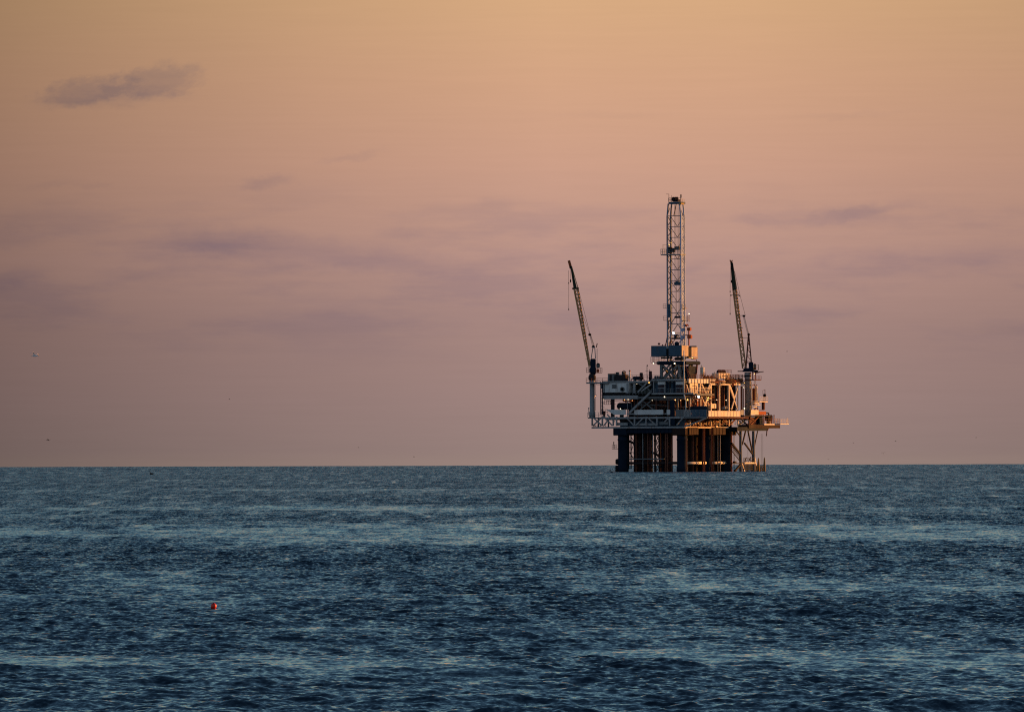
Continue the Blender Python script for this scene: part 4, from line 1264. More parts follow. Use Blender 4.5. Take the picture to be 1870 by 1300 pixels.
mb = MB(); mb.lathe(C(1367.3, 611), [(.25, -.5), (.42, -.4), (.42, .4), (.25, .5)], 10, 'y'); part('gantry_sheave', mb, 'black', o)
mb = MB(); a = C(1358.5, 577); mb.chamfer_box(a.x - .42, a.x + .42, a.y - .35, a.y + .35, a.z - .3, a.z + .3); mb.bar(C(1354.5, 576), C(1361.5, 576), .16); part('bridle_block', mb, 'black', o)
mb = MB(); mb.lathe(C(1333.4, 532.5), [(.06, -.3), (.18, 0), (.06, .3)], 8); mb.lathe(C(1333.4, 573), [(.05, -.35), (.15, -.1), (.1, .3)], 8); part('hook_block', mb, 'black', o)

# =================================================================== DECK EQUIPMENT
def standing(name, base, label, cat, group=None):
    return thing(name, base, label, cat, group)

ZD = ZT + 0.005
# grey container left
a, b = F(1110, 691, 1.2), F(1120.5, 683, 1.2)
t = standing('equipment_container', ((a.x + b.x) / 2, 2.2, ZD), 'small grey container at the left end of the top deck railing', 'container')
mb = MB(); mb.chamfer_box(a.x, b.x, 1.2, 3.4, ZD, b.z, .08); part('box', mb, 'grey', t)
mb = MB(); mb.box(a.x - .06, b.x + .06, 1.14, 3.46, b.z, b.z + .12); part('lid', mb, 'dark', t)
mb = MB(); mb.box(a.x + .6, a.x + 1.4, 1.13, 1.19, ZD + .1, b.z - .2); part('door', mb, 'dark', t)
# engine skid with two stacks
a, b = F(1123.5, 691, 1.4), F(1142, 684, 1.4)
t = standing('generator_skid', ((a.x + b.x) / 2, 2.4, ZD), 'dark engine skid with two box stacks above the white cabin', 'generator')
mb = MB(); mb.chamfer_box(a.x, b.x, 1.4, 3.4, ZD + .25, b.z, .15); part('engine_body', mb, 'dark', t)
mb = MB(); mb.box(a.x - .1, b.x + .1, 1.3, 3.5, ZD, ZD + .22); part('skid_base', mb, 'grey', t)
for (u0, u1, v0) in ((1124.5, 1128, 679.5), (1135.5, 1139, 678.7)):
    p, q_ = F(u0, 684, 1.8), F(u1, v0, 1.8); mb = MB(); mb.box(p.x, q_.x, 1.8, 2.8, b.z, q_.z); part('exhaust_box', mb, 'black', t)
mb = MB(); mb.path([F(1136, 679, 1.6), F(1139, 676.6, 1.6), F(1142.4, 678.5, 1.6), F(1142.6, 688, 1.6)], .11); part('exhaust_pipe', mb, 'maroon', t)
mb = MB(); mb.rail([F(1123, 686, 1.35), F(1142, 686, 1.35)], 1.0, 1.1, .05); part('guard_rail', mb, 'galv', t)
# sunlit vent pipe
p, q_ = F(1150, 692, 1.6), F(1150, 678, 1.6)
t = standing('vent_pipe', (p.x, p.y, ZD), 'thin upright vent pipe catching orange light between dark deck machines', 'pipe')
mb = MB(); mb.tube((p.x, p.y, ZD), (p.x, p.y, q_.z), .2); part('pipe', mb, 'cream', t)
mb = MB(); mb.lathe((p.x, p.y, q_.z), [(.24, 0), (.34, .12), (.08, .4)], 9); part('cowl', mb, 'orange', t)
# horizontal tank skid
a, b = F(1153, 691, 1.3), F(1171.5, 683, 1.3)
t = standing('tank_skid', ((a.x + b.x) / 2, 2.3, ZD), 'dark horizontal tank on saddles behind the top deck rail', 'tank')
rad = .6
mb = MB(); mb.lathe((0, 2.2, ZD + 1.05), [(.2, a.x), (.5, a.x + .15), (rad, a.x + .5), (rad, b.x - .5), (.5, b.x - .15), (.2, b.x)], 14, 'x'); part('tank', mb, 'navy', t)
for f_ in (.22, .78):
    xx = a.x + (b.x - a.x) * f_; mb = MB(); mb.box(xx - .2, xx + .2, 1.7, 2.7, ZD, ZD + .8); part('saddle', mb, 'grey', t)
mb = MB(); Fbox(mb, 1168, 1171.5, 680.5, 690.5, 1.2, .9, True); part('control_cabinet', mb, 'dark', t)
# lamp mast
p, q_ = F(1181.6, 692, .8), F(1181.6, 667.5, .8)
t = standing('lamp_mast', (p.x, p.y, ZD), 'thin lamp mast with a round head left of the drill floor', 'lamp mast')
part('pole', MB().bar((p.x, p.y, ZD), (p.x, p.y, q_.z), .13), 'dark', t)
part('lamp_head', MB().ball((p.x + .1, p.y, q_.z), .22, 9, 6), 'dark', t)
part('bracket', MB().bar((p.x - .5, p.y, q_.z - 1.6), (p.x + .5, p.y, q_.z - 1.6), .1), 'dark', t)
# winch box, blue
a, b = F(1184.6, 700, .6), F(1189.2, 690, .6)
t = standing('winch_cabinet', ((a.x + b.x) / 2, 1.2, ZD), 'upright dark winch cabinet beside the thin lamp mast', 'cabinet')
mb = MB(); p, q_ = F(1185, 691, .9), F(1188.6, 677.5, .9); mb.chamfer_box(p.x, q_.x, .9, 1.6, ZD, q_.z, .1); part('housing', mb, 'maroon', t)
mb = MB(); mb.lathe(((p.x + q_.x) / 2, .8, ZD + 1.0), [(.3, -.1), (.42, 0), (.42, .1)], 10, 'y'); part('drum', mb, 'navy', t)
mb = MB(); mb.bar((p.x + .1, 1.2, q_.z), (p.x + .1, 1.2, q_.z + .5), .1); part('antenna', mb, 'dark', t)
# low pump rows under the drill floor
a, b = F(1191, 691, 1.0), F(1205.5, 680, 1.0)
t = standing('mud_pump', ((a.x + b.x) / 2, 2.0, ZD), 'low dark mud pump left of the drill floor supports', 'pump')
mb = MB(); mb.chamfer_box(a.x, b.x, 1.2, 3.0, ZD, ZD + 1.0, .15); part('pump_body', mb, 'dark', t)
for f_ in (.2, .5, .8):
    xx = a.x + (b.x - a.x) * f_; mb = MB(); mb.lathe((xx, 2.0, 0), [(.35, ZD + 1.0), (.35, ZD + 1.5), (.2, ZD + 1.75)], 10); part('pump_cylinder', mb, 'navy', t)
mb = MB(); mb.rail([(a.x, 1.05, ZD), (b.x, 1.05, ZD)], 1.2, .9, .05); part('guard_rail', mb, 'galv', t)
# row in front of the substructure
a, b = F(1207, 692, .8), F(1246, 684, .8)
t = standing('pipe_manifold', ((a.x + b.x) / 2, 1.6, ZD), 'long grey pipe manifold in front of the drill floor supports', 'manifold')
for k in range(3):
    mb = MB(); mb.tube((a.x, 1.4 + .4 * k, ZD + .4 + .35 * k), (b.x, 1.4 + .4 * k, ZD + .4 + .35 * k), .14); part('header_pipe', mb, ('grey', 'pale', 'green')[k], t)
for k in range(9):
    xx = a.x + .4 + k * .9; mb = MB(); mb.tube((xx, 1.1, ZD), (xx, 1.1, ZD + 1.3), .1); mb.lathe((xx, 1.1, ZD + .8), [(.12, -.2), (.26, 0), (.12, .2)], 8); part('valve', mb, rr.choice(['grey', 'dark', 'rust', 'green']), t)
# sunlit silo
p = G(1282.6, 690, -1.0)
t = standing('storage_silo', (p.x, p.y, ZD), 'upright buff silo tank glowing in the sun right of the drill floor', 'silo')
z0, z1 = G(1282, 684, -1).z, G(1282, 670.5, -1).z
mb = MB(); mb.lathe((p.x, p.y, 0), [(.3, z0 - .6), (.62, z0), (.62, z1 - .1), (.5, z1), (.1, z1 + .1)], 14); part('tank', mb, 'cream', t)
for dx, dy in ((.4, .4), (-.4, .4), (.4, -.4), (-.4, -.4)):
    part('leg', MB().bar((p.x + dx, p.y + dy, ZD), (p.x + dx, p.y + dy, z0 + .2), .12), 'maroon', t)
mb = MB(); q_ = G(1281, 668, -1); mb.lathe(q_, [(.04, .4), (.16, -.2), (.05, -.4)], 7); part('vent', mb, 'white', t)
mb = MB(); mb.rail([(p.x + .75, p.y - .9, z0 - .2), (p.x + .75, p.y + .9, z0 - .2)], .9, .6, .05); part('guard_rail', mb, 'maroon', t)
# dark compressor between silo and cooler
a, b = G(1287, 691, -.6), G(1310, 681, -.6)
t = standing('compressor_skid', (-1.6, (a.y + b.y) / 2, ZD), 'long dark compressor skid between the silo and the orange cooler', 'compressor')
mb = MB(); mb.chamfer_box(-2.4, -.7, a.y, b.y, ZD, ZD + 1.1, .12); part('housing', mb, 'navy', t)
for f_ in (.2, .45, .75):
    yy = a.y + (b.y - a.y) * f_; mb = MB(); mb.lathe((-1.5, yy, 0), [(.5, ZD + 1.1), (.5, ZD + 1.6), (.25, ZD + 1.9)], 10); part('filter_drum', mb, 'dark', t)
mb = MB(); mb.rail([(-.55, a.y, ZD), (-.55, b.y, ZD)], 1.3, 1.2, .05); part('guard_rail', mb, 'rust', t)
part('stack', MB().tube((-1.2, b.y - .6, ZD), (-1.2, b.y - .6, G(1309, 679).z), .16), 'cream', t)
# fin cooler
a, b = G(1312, 690, -.6), G(1333.5, 681.4, -.6)
t = standing('air_cooler', (-1.7, (a.y + b.y) / 2, ZD), 'sunlit ribbed orange cooler box topped by two dark fan drums', 'cooler')
mb = MB(); mb.chamfer_box(-2.9, -.6, a.y, b.y, 28.5, b.z, .1); part('housing', mb, 'cream', t)
mb = MB()
for k in range(8):
    yy = a.y + .3 + k * (b.y - a.y - .6) / 7; mb.box(-.6, -.52, yy - .08, yy + .08, 28.55, b.z - .05)
part('ribs', mb, 'rust', t)
for f_ in (.38, .68):
    yy = a.y + (b.y - a.y) * f_; mb = MB(); mb.lathe((-1.8, yy, 0), [(.85, b.z), (.95, b.z + .3), (.8, b.z + .8), (.3, b.z + 1.05)], 12); part('fan_drum', mb, 'navy', t)
for yy in (a.y + .3, (a.y + b.y) / 2, b.y - .3):
    for xx in (-2.7, -.8):
        part('leg', MB().bar((xx, yy, ZD), (xx, yy, 28.55), .16), 'dark', t)
mb = MB(); mb.rail([(-.7, a.y, b.z), (-.7, b.y + 1, b.z)], 1.0, .9, .05); part('guard_rail', mb, 'maroon', t)
# dark pump group by the right crane
a, b = G(1335, 692, -.4), G(1357, 682, -.4)
t = standing('hydraulic_unit', (-1.5, (a.y + b.y) / 2, ZD), 'dark hydraulic unit with pale flanges left of the right crane column', 'machine')
mb = MB(); mb.chamfer_box(-2.6, -.4, a.y, b.y, ZD, 28.7, .12); part('tank', mb, 'dark', t)
for f_, m in ((.45, 'cream'), (.75, 'yellow')):
    yy = a.y + (b.y - a.y) * f_; mb = MB(); mb.lathe((-.3, yy, 28.3), [(.25, -.1), (.32, 0), (.32, .12)], 10, 'x'); part('flange', mb, m, t)
mb = MB(); mb.rail([(-.5, a.y, 28.7), (-.5, b.y, 28.7)], 1.2, 1.0, .06); mb.path([(-1.5, a.y + .5, 28.7), (-1.5, a.y + .5, 29.6), (-1.5, b.y - .6, 29.7), (-1.5, b.y - .6, 28.7)], .12); part('guard_rail', mb, 'maroon', t)
# engine on the low right platform
p = A(1403.6, 774, 2.4)
t = standing('diesel_engine', (p.x, p.y, A(1403, 774).z + .06), 'black engine with bent exhaust on the low lit right platform', 'engine')
zz = A(1403, 774).z + .06
mb = MB(); mb.chamfer_box(1.9, 2.9, p.y - .5, p.y + .5, zz, zz + .9, .1); part('stand', mb, 'yellow', t)
a, b = A(1399.8, 768.5, 2.4), A(1407.3, 757.5, 2.4)
mb = MB(); mb.chamfer_box(1.7, 3.1, a.y, b.y, zz + .9, b.z, .25); part('engine_block', mb, 'black', t)
mb = MB(); mb.path([A(1404, 758, 2.4), A(1403.5, 754.2, 2.4), A(1398.5, 753.8, 2.4)], .2); part('exhaust', mb, 'black', t)

# =================================================================== BIRDS
def bird_mesh(span, flap, bank=0.0):
    """one continuous body with wings bent at the wrist, local +y is forward"""
    mb = MB()
    s = span / 2
    L = span * .32
    prof = [(-.5, .012), (-.38, .03), (-.2, .075), (.05, .095), (.25, .08), (.38, .05), (.45, .055), (.52, .045), (.58, .012)]
    n = 8
    vs, fs = [], []
    for (t_, r_) in prof:
        for k in range(n):
            a = 2 * PI * k / n
            vs.append((math.cos(a) * r_ * L * 1.9, t_ * L * 2, math.sin(a) * r_ * L * 1.7))
    for i in range(len(prof) - 1):
        for k in range(n):
            a, b = i * n + k, i * n + (k + 1) % n
            fs.append((a, b, b + n, a + n))
    fs.append(tuple(range(n - 1, -1, -1))); fs.append(tuple((len(prof) - 1) * n + k for k in range(n)))
    mb._add(vs, fs, True)
    for sd in (-1, 1):
        st = [(0.05, 0.0, .30, .05), (.30, flap * .55, .26, .035), (.45, flap * .75, .22, .03), (.75, flap * .55, .15, .02), (1.0, flap * .2, .03, .008)]
        vs, fs = [], []
        for j, (x, z, c, th) in enumerate(st):
            sweep = -.12 * max(0, x - .45) * 2 + .1 * min(x, .45)
            for (yy, zz) in ((c * .45, 0), (c * .1, th), (-c * .55, 0), (c * .1, -th * .5)):
                vs.append((sd * x * s, (yy + sweep) * s, (z + zz) * s))
        for j in range(len(st) - 1):
            for k in range(4):
                a, b = j * 4 + k, j * 4 + (k + 1) % 4
                fs.append((a, b, b + 4, a + 4) if sd > 0 else (a, a + 4, b + 4, b))
        fs.append((0, 1, 2, 3)); fs.append((16, 17, 18, 19))
        mb._add(vs, fs, True)
    # fan tail
    mb._add([(-.03 * s, -.55 * L * 1.6, 0), (.03 * s, -.55 * L * 1.6, 0), (.11 * s, -1.25 * L, .01), (-.11 * s, -1.25 * L, .01), (0, -1.0 * L, .03 * s)], [(0, 1, 2, 3), (0, 4, 1), (1, 4, 2), (2, 4, 3), (3, 4, 0)])
    return mb


M['gull'] = paint('pale gull feathers', (0.85, 0.82, 0.78), 0, dirt=.15, scale=4)
M['darkbird'] = paint('dark brown feathers', (0.03, 0.026, 0.024), 0, dirt=.3, scale=4)


def bird(u, v, dist, span, flap, heading, bank, mat, label, group='birds flying over the sea'):
    o = part('flying_bird', bird_mesh(span, flap), mat)
    o.location = ray(u, v, dist)
    o.rotation_euler = (0, R(bank), R(heading))
    tag(o, label, 'bird', group)
    return o


bird(63.5, 650, 820, 1.4, .55, 230, -14, 'gull', 'pale gull with raised wings flying low above the far left horizon')
bird(88, 803, 1500, 1.1, .1, 80, 18, 'darkbird', 'small dark bird gliding just beneath the pale gull at left')
bird(1613.5, 828, 1700, 1.0, .9, 170, 10, 'darkbird', 'dark bird with steeply raised wings just right of the platform, close above the horizon')
bird(1513, 839, 2600, .9, .6, 150, 0, 'darkbird', 'tiny dark bird skimming the horizon nearest the platform on its right')
bird(756, 834, 2600, .9, .4, 120, 0, 'darkbird', 'tiny dark bird skimming the horizon left of the platform')
bird(654.5, 817, 3000, 1.0, .4, 60, 15, 'darkbird', 'tiny faint bird above the horizon in the middle of the empty sea view')
bird(419, 729, 3000, 1.0, .5, 100, 0, 'darkbird', 'tiny faint bird highest of those over the open sea left of centre')
bird(1437.5, 642, 3000, 1.0, .5, 60, 0, 'darkbird', 'tiny faint bird high to the right of the right crane')
bird(1558.5, 808.5, 3200, 1.0, .4, 80, 0, 'darkbird', 'tiny faint bird up and left of the steep winged dark bird')
bird(1635.5, 805.5, 3200, 1.2, .3, 80, 0, 'darkbird', 'tiny faint bird up and right of the steep winged dark bird')
bird(1782.5, 799, 3400, 1.2, .3, 110, 12, 'darkbird', 'tiny faint bird furthest right over the horizon')


def swimmer(u, v, size, label):
    # distance at which the sea surface is seen on this line of sight
    lo, hi = 150.0, 7000.0
    for _ in range(60):
        d = (lo + hi) / 2
        if ray(u, v, d).z > sea_z(d):
            lo = d
        else:
            hi = d
    p = ray(u, v, lo); p.z = sea_z(lo) + .12
    mb = MB(); s = size * 1.15
    mb.ball((0, 0, .18 * s), .5 * s, 12, 7, (.5, 1, .42))
    mb.tube((0, .36 * s, .25 * s), (0, .46 * s, .75 * s), .1 * s, .07 * s, 8)
    mb.ball((0, .5 * s, .8 * s), .11 * s, 8, 6, (.8, 1.3, .9))
    mb.tube((0, .6 * s, .8 * s), (0, .82 * s, .77 * s), .04 * s, .012 * s, 6)
    mb.tube((0, -.45 * s, .22 * s), (0, -.75 * s, .34 * s), .1 * s, .03 * s, 6)
    o = part('swimming_bird', mb, 'darkbird')
    o.location = p
    o.rotation_euler = (0, 0, R(70))
    tag(o, label, 'bird', 'dark birds sitting on the water')
    return lo


swimmer(277, 867, .95, 'larger dark bird sitting upright on the water far left')
swimmer(87, 863.2, .5, 'small dark bird on the water near the far left edge')
swimmer(1080.6, 855.4, .8, 'dark bird on the water just left of the platform, nearer the horizon')
swimmer(1117, 863, .75, 'dark bird on the water close by the platform left leg')

# =================================================================== SEA
def build_sea():
    rng = np.random.default_rng(11)
    ds = [112.0]
    while ds[-1] < 9600:
        d = ds[-1]
        ds.append(d + 0.075 * (d / 130.0) ** 1.5)
    ds = np.array(ds); dd = np.gradient(ds)
    inner = np.linspace(-0.088, 0.088, 880)
    out = 0.088 + np.cumsum(0.0004 * 1.2 ** np.arange(1, 37)) 
    out = out[out < 1.25]
    th = np.concatenate([-out[::-1], inner, out])
    dth = np.gradient(th)
    nr, nc = len(ds), len(th)
    # wave components
    N = 84
    lam = np.exp(np.linspace(math.log(0.13), math.log(7), N))
    lam *= np.exp(rng.normal(0, .04, N))
    s2 = np.where(lam < .7, 1.0, (.7 / lam) ** 1.25)
    s2 *= WAVE_VAR / s2.sum()
    ang = rng.normal(0.12, 0.95, N) + np.where(rng.random(N) < .15, PI, 0)
    ph = rng.random(N) * 2 * PI
    k = 2 * PI / lam
    kx = k * np.sin(ang); ky = -k * np.cos(ang)
    amp = np.sqrt(2 * s2) / k
    # long low swell
    sw = [(26, .045, .1), (41, .07, -.25), (64, .09, .3), (17, .032, .5), (11, .02, -.2), (95, .09, .8), (150, .12, -.55), (210, .13, .25)]
    kx = np.concatenate([kx, [2 * PI / l * math.sin(a) for l, _, a in sw]])
    ky = np.concatenate([ky, [-2 * PI / l * math.cos(a) for l, _, a in sw]])
    amp = np.concatenate([amp, [q_ for _, q_, _ in sw]])
    lam = np.concatenate([lam, [l for l, _, _ in sw]])
    ph = np.concatenate([ph, rng.random(len(sw)) * 2 * PI])
    kk = np.hypot(kx, ky)
    sl2 = (amp * kk) ** 2 / 2
    X = np.empty((nr, nc), np.float32); Y = np.empty_like(X); Z = np.empty_like(X)
    LOST = np.empty_like(X); CALM = np.empty_like(X)
    sth, cth = np.sin(th), np.cos(th)
    # long slicks: smooth strips lying across the view at these distances
    bands = [(v, w, s) for v, w, s in SLICKS]
    gp = rng.random(24) * 2 * PI
    r2 = np.random.default_rng(5)
    frac = [(r2.uniform(.4, 2.2) * g_, r2.uniform(5, 13) * g_, r2.random() * 6.28, r2.random() * 6.28) for g_ in (1, 1, 1.6, 1.6, 2.5, 2.5, 4, 4, 6.5, 6.5, 10, 10, 15, 15)]
    FB_N = 1 / math.sqrt(sum(.5 / (1 + .05 * f_[1]) ** 2 for f_ in frac))
    coarse = np.clip((dth / 0.0003) - 1.0, 0, 1)
    for i0 in range(0, nr, 48):
        i1 = min(nr, i0 + 48)
        d = ds[i0:i1, None]; 
        x = d * sth[None]; y = d * cth[None]
        z = -(d * d) / (2 * REARTH) + np.zeros_like(x)
        dx = np.zeros_like(x); dy = np.zeros_like(x)
        # calm field in log-distance space, wavering sideways
        ld = np.log(y)
        uu = x / (.03 * y)
        fb = np.zeros_like(x); fw = np.zeros_like(x)
        for (fu, fl, p_, q_) in frac:
            sn = np.sin(fu * uu + fl * ld + p_ + .9 * np.sin(.5 * fu * uu - .4 * fl * ld + q_))
            fb += sn / (1 + .05 * fl) ; fw += np.cos(fu * uu * .8 - fl * .6 * ld + q_) / (1 + .1 * fl)
        fb = np.clip(fb * FB_N, -1.6, 1.6)
        wob = .02 * fw
        calm = np.zeros_like(x)
        for j, (dc, w_, s_) in enumerate(bands):
            t_ = (ld + wob - math.log(dc)) / w_
            calm += s_ * np.exp(-t_ * t_) * np.clip(.72 + .42 * fb, .1, 1.3)
        calm += .05 * fb
        # gust mottling
        mott = np.sin(x * .9 + .35 * y + gp[5]) * np.sin(x * .37 - .13 * y + gp[6]) + .7 * np.sin(x * 2.1 - .3 * y + gp[7]) * np.sin(.09 * y + .5 * x)
        calm = np.clip(calm + .04 * mott, -.4, .72)
        gain = np.clip(1 - CALM_DEPTH * calm, .15, 1.12)
        lost = np.zeros(i1 - i0)
        ddr = dd[i0:i1]
        dcol = ds[i0:i1] * 0.0002002
        fade = (1 - coarse)[None]
        for c in range(len(kx)):
            ly = 2 * PI / max(1e-6, abs(ky[c])); lx = 2 * PI / max(1e-6, abs(kx[c]))
            r_ = np.minimum(ly / ddr, lx / dcol)
            w = np.clip((r_ - 2.6) / 2.8, 0, 1); w = w * w * (3 - 2 * w)
            lost += sl2[c] * (1 - w * w)
            if w.max() < .01:
                continue
            p = kx[c] * x + ky[c] * y + ph[c]
            g = gain if lam[c] < .8 else (gain ** .55 if lam[c] < 2 else gain ** .25) if lam[c] < 6 else (1.0 if lam[c] < 80 else np.clip((d / 2200.0) ** 1.5, .03, 2.1))
            a = amp[c] * w[:, None] * fade * g
            z += a * np.cos(p)
            sn = np.sin(p) * a * .75
            dx -= sn * kx[c] / kk[c]; dy -= sn * ky[c] / kk[c]
        X[i0:i1] = x + dx; Y[i0:i1] = y + dy; Z[i0:i1] = z
        LOST[i0:i1] = np.sqrt(lost)[:, None] * gain; CALM[i0:i1] = gain
    # a visible patch of water for the buoy on its line of sight
    global BUOY_AT
    tg = ray(390, 1110.5, 1.0)
    ci = int(np.argmin(np.abs(th - math.atan2(tg.x, tg.y))))
    want = tg.z - CAM_H
    ang_ = (Z[:, ci] - CAM_H) / Y[:, ci]
    seen = ang_ >= np.maximum.accumulate(ang_) - 1e-6
    ok = np.where(seen, np.abs(ang_ - want), 9)
    bi = int(np.argmin(ok))
    BUOY_AT = (float(X[bi, ci]), float(Y[bi, ci]), float(Z[bi, ci]))
    me = bpy.data.meshes.new('sea')
    nv = nr * nc
    me.vertices.add(nv)
    co = np.stack([X, Y, Z], -1).reshape(-1)
    me.vertices.foreach_set('co', co)
    idx = np.arange(nv, dtype=np.int32).reshape(nr, nc)
    q4 = np.stack([idx[:-1, :-1], idx[:-1, 1:], idx[1:, 1:], idx[1:, :-1]], -1).reshape(-1)
    nf = (nr - 1) * (nc - 1)
    me.loops.add(nf * 4); me.loops.foreach_set('vertex_index', q4)
    me.polygons.add(nf)
    me.polygons.foreach_set('loop_start', np.arange(nf, dtype=np.int32) * 4)
    me.polygons.foreach_set('use_smooth', np.ones(nf, dtype=bool))
    for nm, arr in (('ripple', LOST), ('gain', CALM)):
        at = me.attributes.new(nm, 'FLOAT', 'POINT'); at.data.foreach_set('value', arr.reshape(-1))
    me.update(calc_edges=True)
    o = bpy.data.objects.new('sea', me); COL.objects.link(o)
    tag(o, kind='structure')
    # water
    m = bpy.data.materials.new('sea water'); m.use_nodes = True
    t = Tree(m.node_tree); nt = m.node_tree
    bs = nt.nodes['Principled BSDF']
    bs.inputs['Base Color'].default_value = (0.002, 0.009, 0.02, 1)
    bs.inputs['IOR'].default_value = 1.333
    bs.inputs['Roughness'].default_value = 0.06
    geo = t.new('ShaderNodeNewGeometry')
    pos = geo.outputs['Position']
    rip = t.new('ShaderNodeAttribute', attribute_name='ripple').outputs['Fac']
    gn = t.new('ShaderNodeAttribute', attribute_name='gain').outputs['Fac']
    n1 = t.noise(t.vmath('MULTIPLY', pos, (1, .7, 1)), 2.3, 2.5, .62).outputs['Color']
    n2 = t.noise(t.vmath('MULTIPLY', pos, (1, .8, 1)), 9.0, 2, .6).outputs['Color']
    a = t.vmath('MULTIPLY', t.vmath('SUBTRACT', n1, (.5, .5, .5)), (8.0, 10.5, 10.5))
    b = t.vmath('MULTIPLY', t.vmath('SUBTRACT', n2, (.5, .5, .5)), (.5, .6, 0))
    # uneven roughening in patches a few metres to some tens of metres across
    pt = t.noise(t.vmath('MULTIPLY', pos, (.35, .035, 1)), 1.0, 4, .65).outputs['Fac']
    pt2 = t.noise(t.vmath('MULTIPLY', pos, (1.3, .03, 1)), 1.0, 3, .6).outputs['Fac']
    pk = t.math('MAXIMUM', t.math('ADD', t.math('MULTIPLY_ADD', pt, 2.8, -1.45), t.math('MULTIPLY', pt2, 2.2)), .12)
    # short seas lean shorewards: their steep fronts are what shows at this low angle
    sa = t.sep(a)
    a = t.xyz(sa[0], t.math('MULTIPLY', t.math('SQRT', t.math('ADD', t.math('MULTIPLY', sa[1], sa[1]), t.math('MULTIPLY', sa[2], sa[2]))), -1.0), 0.0)
    v = t.vmath('ADD', t.vmath('SCALE', a, scale=t.math('MULTIPLY', rip, pk)), t.vmath('SCALE', b, scale=t.math('SQRT', gn)))
    nrm = t.vmath('NORMALIZE', t.vmath('ADD', geo.outputs['Normal'], v))
    t.link(nrm, bs.inputs['Normal'])
    me.materials.append(m)
    return o


def vdist(v):
    dep = (v - 650.0) / FOC - PITCH
    lo, hi = 100.0, 7600.0
    for _ in range(60):
        d = (lo + hi) / 2
        if CAM_H / d + d / (2 * REARTH) > dep:
            lo = d
        else:
            hi = d
    return lo


WAVE_VAR = 0.043
CALM_DEPTH = 0.86
# (distance, width in log distance, strength)
SLICKS = [(vdist(929), .10, .75), (vdist(972), .11, 1.0), (vdist(992), .05, .5), (vdist(1078), .075, .85), (vdist(1050), .03, .35), (vdist(1206), .07, 1.1), (vdist(1150), .025, .3), (vdist(1270), .035, .35), (vdist(895), .05, .4)]
build_sea()

# =================================================================== BUOY
bp = BUOY_AT
b_ = bpy.data.objects.new('marker_buoy', None); COL.objects.link(b_)
b_.location = (bp[0], bp[1], bp[2] + .06); b_.rotation_euler = (R(2), R(5), 0)
OFF[b_.name] = Vector((0, 0, 0))
tag(b_, 'small bright red float buoy bobbing on the dark water', 'buoy')
mred = bpy.data.materials.new('red float plastic'); mred.use_nodes = True
tt = Tree(mred.node_tree); bs = mred.node_tree.nodes['Principled BSDF']
nn = tt.noise(tt.new('ShaderNodeTexCoord').outputs['Object'], 14, 4).outputs['Fac']
tt.link(tt.mix(nn, (0.75, 0.03, 0.012, 1), (0.5, 0.015, 0.008, 1)), bs.inputs['Base Color']); bs.inputs['Roughness'].default_value = .35
mb = MB(); mb.lathe((0, 0, 0), [(.02, -.075), (.05, -.068), (.074, -.04), (.082, 0.0), (.076, .042), (.052, .07), (.025, .08), (.018, .085)], 20); part('float', mb, mred, b_)
mb = MB(); mb.lathe((0, 0, .085), [(.02, 0), (.026, .012), (.012, .02)], 10); mb.tube((0, 0, -.3), (0, 0, -.08), .006, n=6); part('rope_eye', mb, 'dark', b_)

# =================================================================== SKY
SUN_AZ = R(90 - 24)      # clockwise from the view direction, low on the right beyond the platform
SUN_EL = R(4.5)


